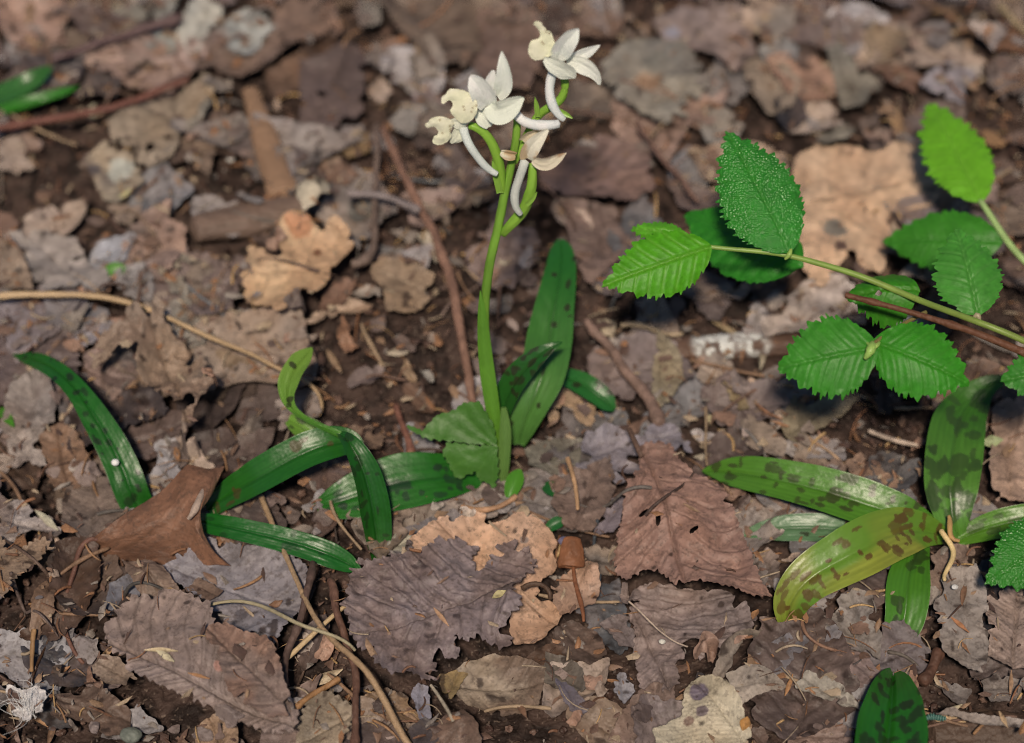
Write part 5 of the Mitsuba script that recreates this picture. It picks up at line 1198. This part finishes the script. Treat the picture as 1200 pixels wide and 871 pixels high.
pebble(153, 862, 0.0042, (112, 118, 110), 'dull greenish pebble at the bottom edge on the left')
pebble(661, 634, 0.0024, (108, 104, 130), 'bluish pebble above the bell-shaped husk', lift=0.02)
pebble(6, 390, 0.003, (196, 194, 200), 'whitish pebble at the left edge above the long spotted leaf', lift=0.004)
pebble(776, 752, 0.0013, (212, 210, 200), 'tiny white crumb on the pale lilac-brown leaf', name='white_crumb', cat='crumb', lift=0.024)
pebble(270, 187, 0.0017, (206, 202, 196), 'tiny white crumb right of the wedge-shaped leaf in the upper left', name='white_crumb', cat='crumb', lift=0.004)
pebble(1119, 688, 0.0014, (206, 206, 206), 'tiny white crumb on the grey fibrous leaf', name='white_crumb', cat='crumb', lift=0.016)
gk = thing('caterpillar', 'small teal banded caterpillar right of the lowest dark spotted leaf', 'caterpillar')
gp = [at(x, y, 0.013 + float(gs(*at(x, y, 0)[:2]))) for x, y in [(1086, 842), (1093, 840), (1100, 841), (1108, 842)]]
gv, gf, gs_ = tube_mesh(gp, [0.0009, 0.0013, 0.0013, 0.0013, 0.0008], 14, n=60)
gc = np.array(gp).mean(0)
axl = np.array(gp[0]) + gs_[:, None] * (np.array(gp[-1]) - np.array(gp[0]))
gv = axl + (gv - axl) * (1 + 0.16 * np.cos(gs_ * 2 * np.pi * 8))[:, None]
bk = sstep(0.2, 0.6, np.cos(gs_ * 2 * np.pi * 8))[:, None]
put('body', gv, gf, 'm_stem', lin((54, 92, 88)) * (1 - bk) + lin((96, 136, 126)) * bk, None, gk)
for (x, y, a, L, w, lab) in [(135, 319, 0.3, 0.010, 0.0034, 'little green leaf fleck beside the pale grey leaf above the long straw'), (163, 368, 0.6, 0.007, 0.0026, 'dark green leaf fleck under the long straw'), (603, 567, 1.2, 0.013, 0.0036, 'small yellow-green sprout at the orchid foot'),
                             (647, 576, -0.9, 0.010, 0.0030, 'dark green leaf fleck between the brown leaves right of the stem'), (652, 615, 0.4, 0.009, 0.0026, 'dark green leaf fleck above the bell-shaped husk'), (8, 490, -1.0, 0.014, 0.0022, 'thin green blade at the left edge')]:
    P = at(x, y, 0.010 + float(gs(*at(x, y, 0.01)[:2])))
    d = np.array([math.cos(a), math.sin(a), 0.25]) * L / 2
    v, f, S, J, Wd = strip([P - d, P + [0, 0, 0.001], P + d], [w * 0.4, w, w * 0.15], (0, -0.4, 0.9), n=20, m=9, fold=0.4, groove=0)
    k = put('green_fleck', v, f, 'm_stem', lin((70, 128, 36) if 'dark' not in lab else (34, 92, 44)) * np.ones((len(v), 1)))
    tag(k, lab, 'green leaf fleck')

# ------------------------------------------------------------------ the nameless rest of the litter: leaf scraps one by one, then crumbs
rng = random.Random(77)
cover = shapely.unary_union(COVER)
KINDS = [((142, 118, 106), (116, 96, 88), 'faded brown leaf scrap half sunk in the crumbly litter', 'small brown leaf scraps', 28),
         ((168, 144, 122), (190, 168, 142), 'dull tan leaf scrap half sunk in the crumbly litter', 'small tan leaf scraps', 22),
         ((166, 160, 156), (138, 130, 130), 'greyish leaf scrap half sunk in the crumbly litter', 'small greyish leaf scraps', 26),
         ((164, 124, 98), (138, 100, 78), 'rusty leaf scrap half sunk in the crumbly litter', 'small rusty leaf scraps', 10),
         ((104, 86, 80), (128, 106, 96), 'dark rotten leaf scrap half sunk in the crumbly litter', 'small dark leaf scraps', 17)]


def blob(x, y, r):
    """a torn piece of a leaf"""
    L, W = r * 2.3, r * rng.uniform(0.6, 1.0)
    k = np.linspace(0, 1, 9)
    w = W * np.array([0.1, 0.55, 0.85, 1, 0.95, 0.8, 0.55, 0.28, 0.0]) * np.array([rng.uniform(0.85, 1.15) for _ in k])
    o = np.r_[np.c_[k * L - L / 2, w], np.c_[k * L - L / 2, -w * rng.uniform(0.75, 1.1)][::-1]]
    P = Polygon(o).buffer(0)
    for _ in range(rng.choice([0, 1, 1, 2, 2, 3])):
        a, d = rng.uniform(0, 2 * math.pi), rng.uniform(-0.1, 0.75) * r
        n, t = np.array([math.cos(a), math.sin(a)]), np.array([-math.sin(a), math.cos(a)])
        zig = [n * (d + rng.uniform(-0.16, 0.16) * r) + t * q * r for q in np.linspace(-3, 3, 15)]
        H = Polygon([*zig, n * 9 * r + t * 3 * r, n * 9 * r - t * 3 * r]).buffer(0)
        Q = P.difference(H)
        if Q.geom_type != 'Polygon':
            Q = max(Q.geoms, key=lambda g: g.area) if not Q.is_empty else P
        if Q.area > 0.25 * P.area:
            P = Q
    o = np.array(P.exterior.coords)[:-1]
    ro = rng.uniform(0, 2 * math.pi)
    return o @ np.array([[math.cos(ro), math.sin(ro)], [-math.sin(ro), math.cos(ro)]]) + [x, y]


def pixel(P):
    q = np.asarray(P, float) - CAM
    d = np.dot(q, FWD)
    return (np.dot(q, RIGHT) / (d * TX) + 1) * W_ / 2, (1 - np.dot(q, UP) / (d * TX * H_ / W_)) * H_ / 2


def bare(px, py):
    """the patches of open soil"""
    return any(((px - a) / c) ** 2 + ((py - b) / d) ** 2 < 1 for a, b, c, d in [(470, 400, 90, 70), (60, 240, 60, 40), (1010, 520, 60, 40), (420, 470, 70, 40), (650, 420, 50, 60)])


cells, FILL = [], []
for gy in np.arange(-0.215, 0.27, 0.0235):
    for gx in np.arange(-0.275, 0.276, 0.0235):
        cells.append((gx + rng.uniform(-0.011, 0.011), gy + rng.uniform(-0.011, 0.011)))
rng.shuffle(cells)
done = 0
for (gx, gy) in cells:
    q = np.array([gx, gy, 0.0]) - CAM
    dd = np.dot(q, FWD)
    px, py = (np.dot(q, RIGHT) / (dd * TX) + 1) * W_ / 2, (1 - np.dot(q, UP) / (dd * TX * H_ / W_)) * H_ / 2
    inside = -25 < px < W_ + 25 and -25 < py < H_ + 25
    r = 0.010 + 0.020 * rng.random() ** 1.5
    if bare(px, py):
        if rng.random() < 0.55:
            continue
        r *= 0.6
    o = blob(gx, gy, r)
    P = Polygon(o).buffer(0)
    if not inside or done >= 255 or P.intersection(cover).area > 0.72 * P.area:
        continue
    kd = rng.choices(KINDS, [k[4] for k in KINDS])[0]
    j = rng.uniform(0.62, 1.24) * (0.88 if gy < -0.02 else 1.06)      # random tone per scrap, darker in front and paler farther back
    t = rng.gauss(0, 7)
    base = np.clip(np.array(kd[0]) * j + [t, 0, -t], 20, 235)
    n_cov = len(COVER)
    dead_leaf(o, base, kd[2], c2=kd[1], layer=rng.choice([0, 0, 1, 1, 2, 2]), name='leaf_scrap', cat='leaf scrap', group=kd[3], world=True, seed=rng.randrange(900), h=0.0010 if gy < 0.06 else 0.0014, tear=0.0008, relief=1.5, stalk='auto' if rng.random() < 0.22 else None,
              serr=rng.choice([None, None, (0.001, 0.003)]), crumple=rng.uniform(0.6, 1.5), curl=rng.uniform(0.6, 2.4), vk=rng.choice([-0.45, -0.3, 0.2, -0.2]), nv=rng.choice([5, 6, 7]), spots=rng.uniform(0, 0.5), bumps=[(gx + rng.uniform(-r, r), gy + rng.uniform(-r, r), r * 0.7, rng.uniform(0, 3))])
    del COVER[n_cov:]
    FILL.append((px, py, kd, o))
    done += 1

# beyond the frame the same litter goes on
vs, fs, cs, us, n0 = [], [], [], [], 0
for k in range(520):
    gx, gy = rng.uniform(-0.62, 0.62), rng.uniform(-0.55, 0.7)
    q = np.array([gx, gy, 0.0]) - CAM
    dd = np.dot(q, FWD)
    px, py = (np.dot(q, RIGHT) / (dd * TX) + 1) * W_ / 2, (1 - np.dot(q, UP) / (dd * TX * H_ / W_)) * H_ / 2
    if -50 < px < W_ + 50 and -50 < py < H_ + 50:
        continue
    kd = rng.choice(KINDS)
    v, f, c, u = dead_leaf(blob(gx, gy, rng.uniform(0.012, 0.035)), np.array(kd[0]) * rng.uniform(0.85, 1.25), '', c2=kd[1], layer=rng.choice([0, 1, 2, 3]), name=None, world=True, seed=rng.randrange(900), h=0.0032, tear=0.002, crumple=1.5, curl=1.6)
    vs.append(v); fs.append(f + n0); cs.append(c); us.append(u)
    n0 += len(v)
k = put('leaf_litter', np.vstack(vs), np.vstack(fs), 'm_dead', np.vstack(cs), np.vstack(us))
tag(k, 'dead leaves of the woodland floor around the orchids', 'leaf litter', kind='stuff')


BIGS = shapely.unary_union([g for g in COVER if g.area > 0.0005])
shapely.prepare(BIGS)


def on_big(x, y):
    return bool(shapely.contains_xy(BIGS, x, y))


def scatter(name, label, cat, n, make, seed):
    r = np.random.default_rng(seed)
    vs, fs, cs, n0 = [], [], [], 0
    for k in range(n):
        x, y = r.uniform(-0.30, 0.30), r.uniform(-0.23, 0.29)
        if r.random() < 0.8 and on_big(x, y):
            continue
        v, f, c = make(x, y, r)
        vs.append(v); fs.append(f + n0); cs.append(np.repeat(c[None], len(v), 0) * (0.8 + 0.4 * r.random((len(v), 1))))
        n0 += len(v)
    key = put(name, np.vstack(vs), np.vstack(fs), 'm_dead', np.vstack(cs), smooth=name != 'soil_crumbs')
    tag(key, label, cat, kind='stuff')


ICO = __import__('trimesh').creation.icosphere(1, 1.0)


def soil_bit(x, y, r):
    s = 0.0005 + 0.0015 * r.random() ** 3
    v = ICO.vertices * (0.7 + 0.6 * r.random((len(ICO.vertices), 1))) * s * np.array([1, 0.6 + 0.5 * r.random(), 0.8])
    a = r.random() * 6.3
    v = v @ np.array([[math.cos(a), math.sin(a), 0], [-math.sin(a), math.cos(a), 0], [0, 0, 1]])
    return v + [x, y, float(gs(x, y)) - 0.001 + 0.0025 * r.random()], ICO.faces, lin(np.array([[70, 52, 46], [86, 66, 58], [56, 42, 38], [104, 82, 72]][r.integers(4)]))


def leaf_bit(x, y, r):
    n = 6
    a = np.arange(n) * 2 * np.pi / n + r.random() * 6
    s = 0.0010 + 0.0040 * r.random() ** 2.5
    el = 0.12 + 0.6 * r.random() ** 1.5
    q = np.c_[np.cos(a) * (0.4 + 0.8 * r.random(n)), np.sin(a) * el * (0.3 + 0.9 * r.random(n)), 0.5 * (r.random(n) - 0.5)] * s
    b = r.random() * 6.3
    q = q @ np.array([[math.cos(b), math.sin(b), 0], [-math.sin(b), math.cos(b), 0], [0, 0, 1]])
    t = r.normal(0, 0.45)
    q[:, 2] += q[:, 0] * t
    v = np.vstack([q, [[0, 0, 0.25 * s]]])
    col = lin(np.array([[128, 104, 90], [148, 122, 100], [112, 90, 80], [136, 128, 122], [150, 112, 84], [90, 72, 66], [170, 152, 130]][r.integers(7)]))
    return v + [x, y, float(top(x, y)) + 0.0004 + 0.0012 * r.random()], np.array([[i, (i + 1) % n, n] for i in range(n)]), col


def fibre_bit(x, y, r):
    L = 0.003 + 0.013 * r.random() ** 2
    a = r.random() * 6.3
    d = np.array([math.cos(a), math.sin(a), 0.25 * r.normal()]) * L / 2
    P = np.array([x, y, float(top(x, y)) + 0.0006 + 0.001 * r.random()])
    m = P + np.array([r.normal(), r.normal(), abs(r.normal())]) * L * 0.10
    rad = 0.00018 + 0.0005 * r.random() ** 2
    v, f, s = tube_mesh([P - d, m, P + d], [rad, rad, rad * 0.6], 5, n=6)
    return v, f, lin(np.array([[120, 88, 70], [150, 116, 86], [188, 156, 112], [86, 64, 54], [140, 100, 74], [160, 144, 124]][r.integers(6)]))


scatter('soil_crumbs', 'dark crumbs of soil between the dead leaves', 'soil crumbs', 6500, soil_bit, 1)
scatter('leaf_crumbs', 'tiny crumbled bits of dead leaf all over the ground', 'leaf crumbs', 9000, leaf_bit, 2)
scatter('plant_fibres', 'short dry fibres and needle-like bits strewn over the litter', 'plant fibres', 2200, fibre_bit, 3)

rg = np.random.default_rng(8)
vs, fs, cs, us, n0 = [], [], [], [], 0
PALS = [k[:2] for k in KINDS] + [((150, 132, 122), (120, 104, 100)), ((178, 166, 150), (150, 130, 114))]
for k in range(620):
    gx, gy = rg.uniform(-0.27, 0.27), rg.uniform(-0.21, 0.27)
    rr_ = 0.0022 + 0.0055 * rg.random() ** 1.7
    ppx, ppy = pixel((gx, gy, 0.0))
    if bare(ppx, ppy):
        if rg.random() < 0.6:
            continue
        rr_ *= 0.7
    if on_big(gx, gy):
        if rg.random() < 0.93:
            continue
        rr_ *= 0.6
    o = edge_of(blob(gx, gy, rr_), 0.0010, 0.0006, None, k)
    try:
        pts, tri, dist = fill(o, 0.0011)
    except Exception:
        continue
    H = top(pts[:, 0], pts[:, 1])
    z0_ = np.quantile(H, 0.75)
    z = z0_ + 0.35 * (H - H.mean()) + 0.0007 + rg.normal(0, 0.22) * (pts[:, 0] - gx) + rg.normal(0, 0.22) * (pts[:, 1] - gy) + 0.0022 * (fb(pts[:, 0], pts[:, 1], 190, 2, k % 50) - 0.5)
    b_, c_ = PALS[rg.integers(len(PALS))]
    col = leaf_colour(pts[:, 0], pts[:, 1], np.array(b_) * rg.uniform(0.75, 1.2), c_, k % 90, mott=0.6)
    v, tri, col, uv = rim(np.c_[pts, z], tri, col, pts * 20, np.array([0, 0, 1.0]), 0.0003)
    vs.append(v); fs.append(tri + n0); cs.append(col); us.append(uv)
    n0 += len(v)
k = put('leaf_fragments', np.vstack(vs), np.vstack(fs), 'm_dead', np.vstack(cs), np.vstack(us))
tag(k, 'matted small torn fragments of dead leaves between the larger leaves', 'leaf fragments', kind='stuff')

# bud scales and thin twigs strewn at random, one by one
r = random.Random(9)
for k in range(34):
    px, py = r.uniform(0, 1200), r.uniform(0, 871)
    c = r.choice([(186, 126, 76), (196, 158, 112), (150, 104, 74), (204, 190, 160)])
    P = at(px, py, 0.01)
    boat(P[0], P[1], r.uniform(-1.5, 1.5), r.uniform(0.005, 0.012), r.uniform(0.0009, 0.0022), c, lift=r.uniform(0.006, 0.014), world=True, label='small dry bud scale strewn on the litter', group='bud scales strewn on the litter', seed=k * 5 + 1, bend=r.uniform(-0.1, 0.25))
for k in range(46):
    px, py = r.uniform(0, 1200), r.uniform(0, 871)
    a, L = r.uniform(0, math.pi), r.uniform(18, 60)
    q = [(px - math.cos(a) * L, py - math.sin(a) * L), (px + r.uniform(-5, 5), py + r.uniform(-5, 5)), (px + math.cos(a) * L, py + math.sin(a) * L)]
    twig(q, [1.6, r.uniform(1.4, 3), 1.2], r.choice([(112, 84, 70), (142, 108, 82), (96, 72, 62), (160, 134, 104)]), 'short thin dry twig strewn on the litter', group='thin twigs strewn on the litter', lift=r.uniform(0.005, 0.012))


# ------------------------------------------------------------------ what tells one small thing from the next: what it lies beside
ANCHORS = [('the largest oak leaf', 1010, 240), ('the small oak leaf', 345, 320), ('the orange-tan oak leaf', 570, 660), ('the flowering orchid', 583, 560), ('the long pale straw', 170, 365), ('the crumpled brown leaf', 200, 440), ('the pale tan eaten leaf', 180, 155),
           ('the thick rotten branch', 290, 258), ('the two narrow green leaves', 40, 105), ('the pale grey-white scraps', 235, 35), ('the greyish purple-brown leaf', 390, 115), ('the long brown stick', 515, 300), ('the big grey-green leaf', 765, 100), ('the pale tan leaf', 905, 105),
           ('the lilac-white ragged leaf', 1110, 97), ('the light green leaf', 1120, 180), ('the bright green tip leaf', 770, 300), ('the white crusted stick', 850, 408), ('the pair of green leaves', 1020, 415), ('the spotted rosette', 1040, 620), ('the upright spotted leaf', 1117, 540),
           ('the large reddish brown leaf', 800, 615), ('the pale lilac-brown leaf', 810, 740), ('the pale yellowish leaf', 825, 840), ('the lowest dark spotted leaf', 1040, 835), ('the grey fibrous leaf', 1128, 730), ('the big dark purple-grey leaf', 510, 715), ('the biggest toothed leaf', 215, 770),
           ('the large lilac-grey leaf', 280, 700), ('the folded brown leaf', 195, 610), ('the fluffy seed tuft', 32, 830), ('the long lower straw', 410, 780), ('the long spotted leaf', 110, 500), ('the tall upright leaf', 650, 380), ('the bell-shaped husk', 670, 650), ('the pale brown fan-shaped leaf', 475, 335),
           ('the pale pitted leaf', 35, 500), ('the big pale lilac-grey leaf', 75, 310), ('the dark rotten branch', 1150, 858), ('the reddish twig at upper left', 110, 130), ('the olive-tan oval leaf', 785, 440), ('the tan toothed leaf', 385, 845)]
WAY = ['to the right of', 'below and right of', 'below', 'below and left of', 'to the left of', 'above and left of', 'above', 'above and right of']


def beside(px, py):
    a = min(ANCHORS, key=lambda q: math.hypot(q[1] - px, q[2] - py))
    k = int(round(math.atan2(py - a[2], px - a[1]) / (math.pi / 4))) % 8
    return WAY[k] + ' ' + a[0], math.hypot(a[1] - px, a[2] - py)


WORDS = {'small brown leaf scraps': 'brown leaf scrap', 'small tan leaf scraps': 'tan leaf scrap', 'small greyish leaf scraps': 'greyish leaf scrap', 'small rusty leaf scraps': 'rusty leaf scrap', 'small dark leaf scraps': 'dark leaf scrap',
         'bud scales strewn on the litter': 'tiny dry bud scale', 'thin twigs strewn on the litter': 'short thin dry twig'}
RANK = ['nearest', 'second nearest', 'third nearest', 'fourth nearest', 'fifth nearest', 'sixth nearest', 'seventh nearest', 'eighth nearest']
told = {}
for key, lab in labels.items():
    if lab.get('group') in WORDS:
        v = meshkit.WRITTEN[scene[key]['filename']][0]
        where, dist = beside(*pixel(v.mean(0)))
        told.setdefault(f"{WORDS[lab['group']]} {where}", []).append((dist, key))
for text, those in told.items():
    those.sort()
    for i, (_, key) in enumerate(those):
        labels[key]['label'] = text if len(those) == 1 else f'{text}, {RANK[min(i, 7)]}'
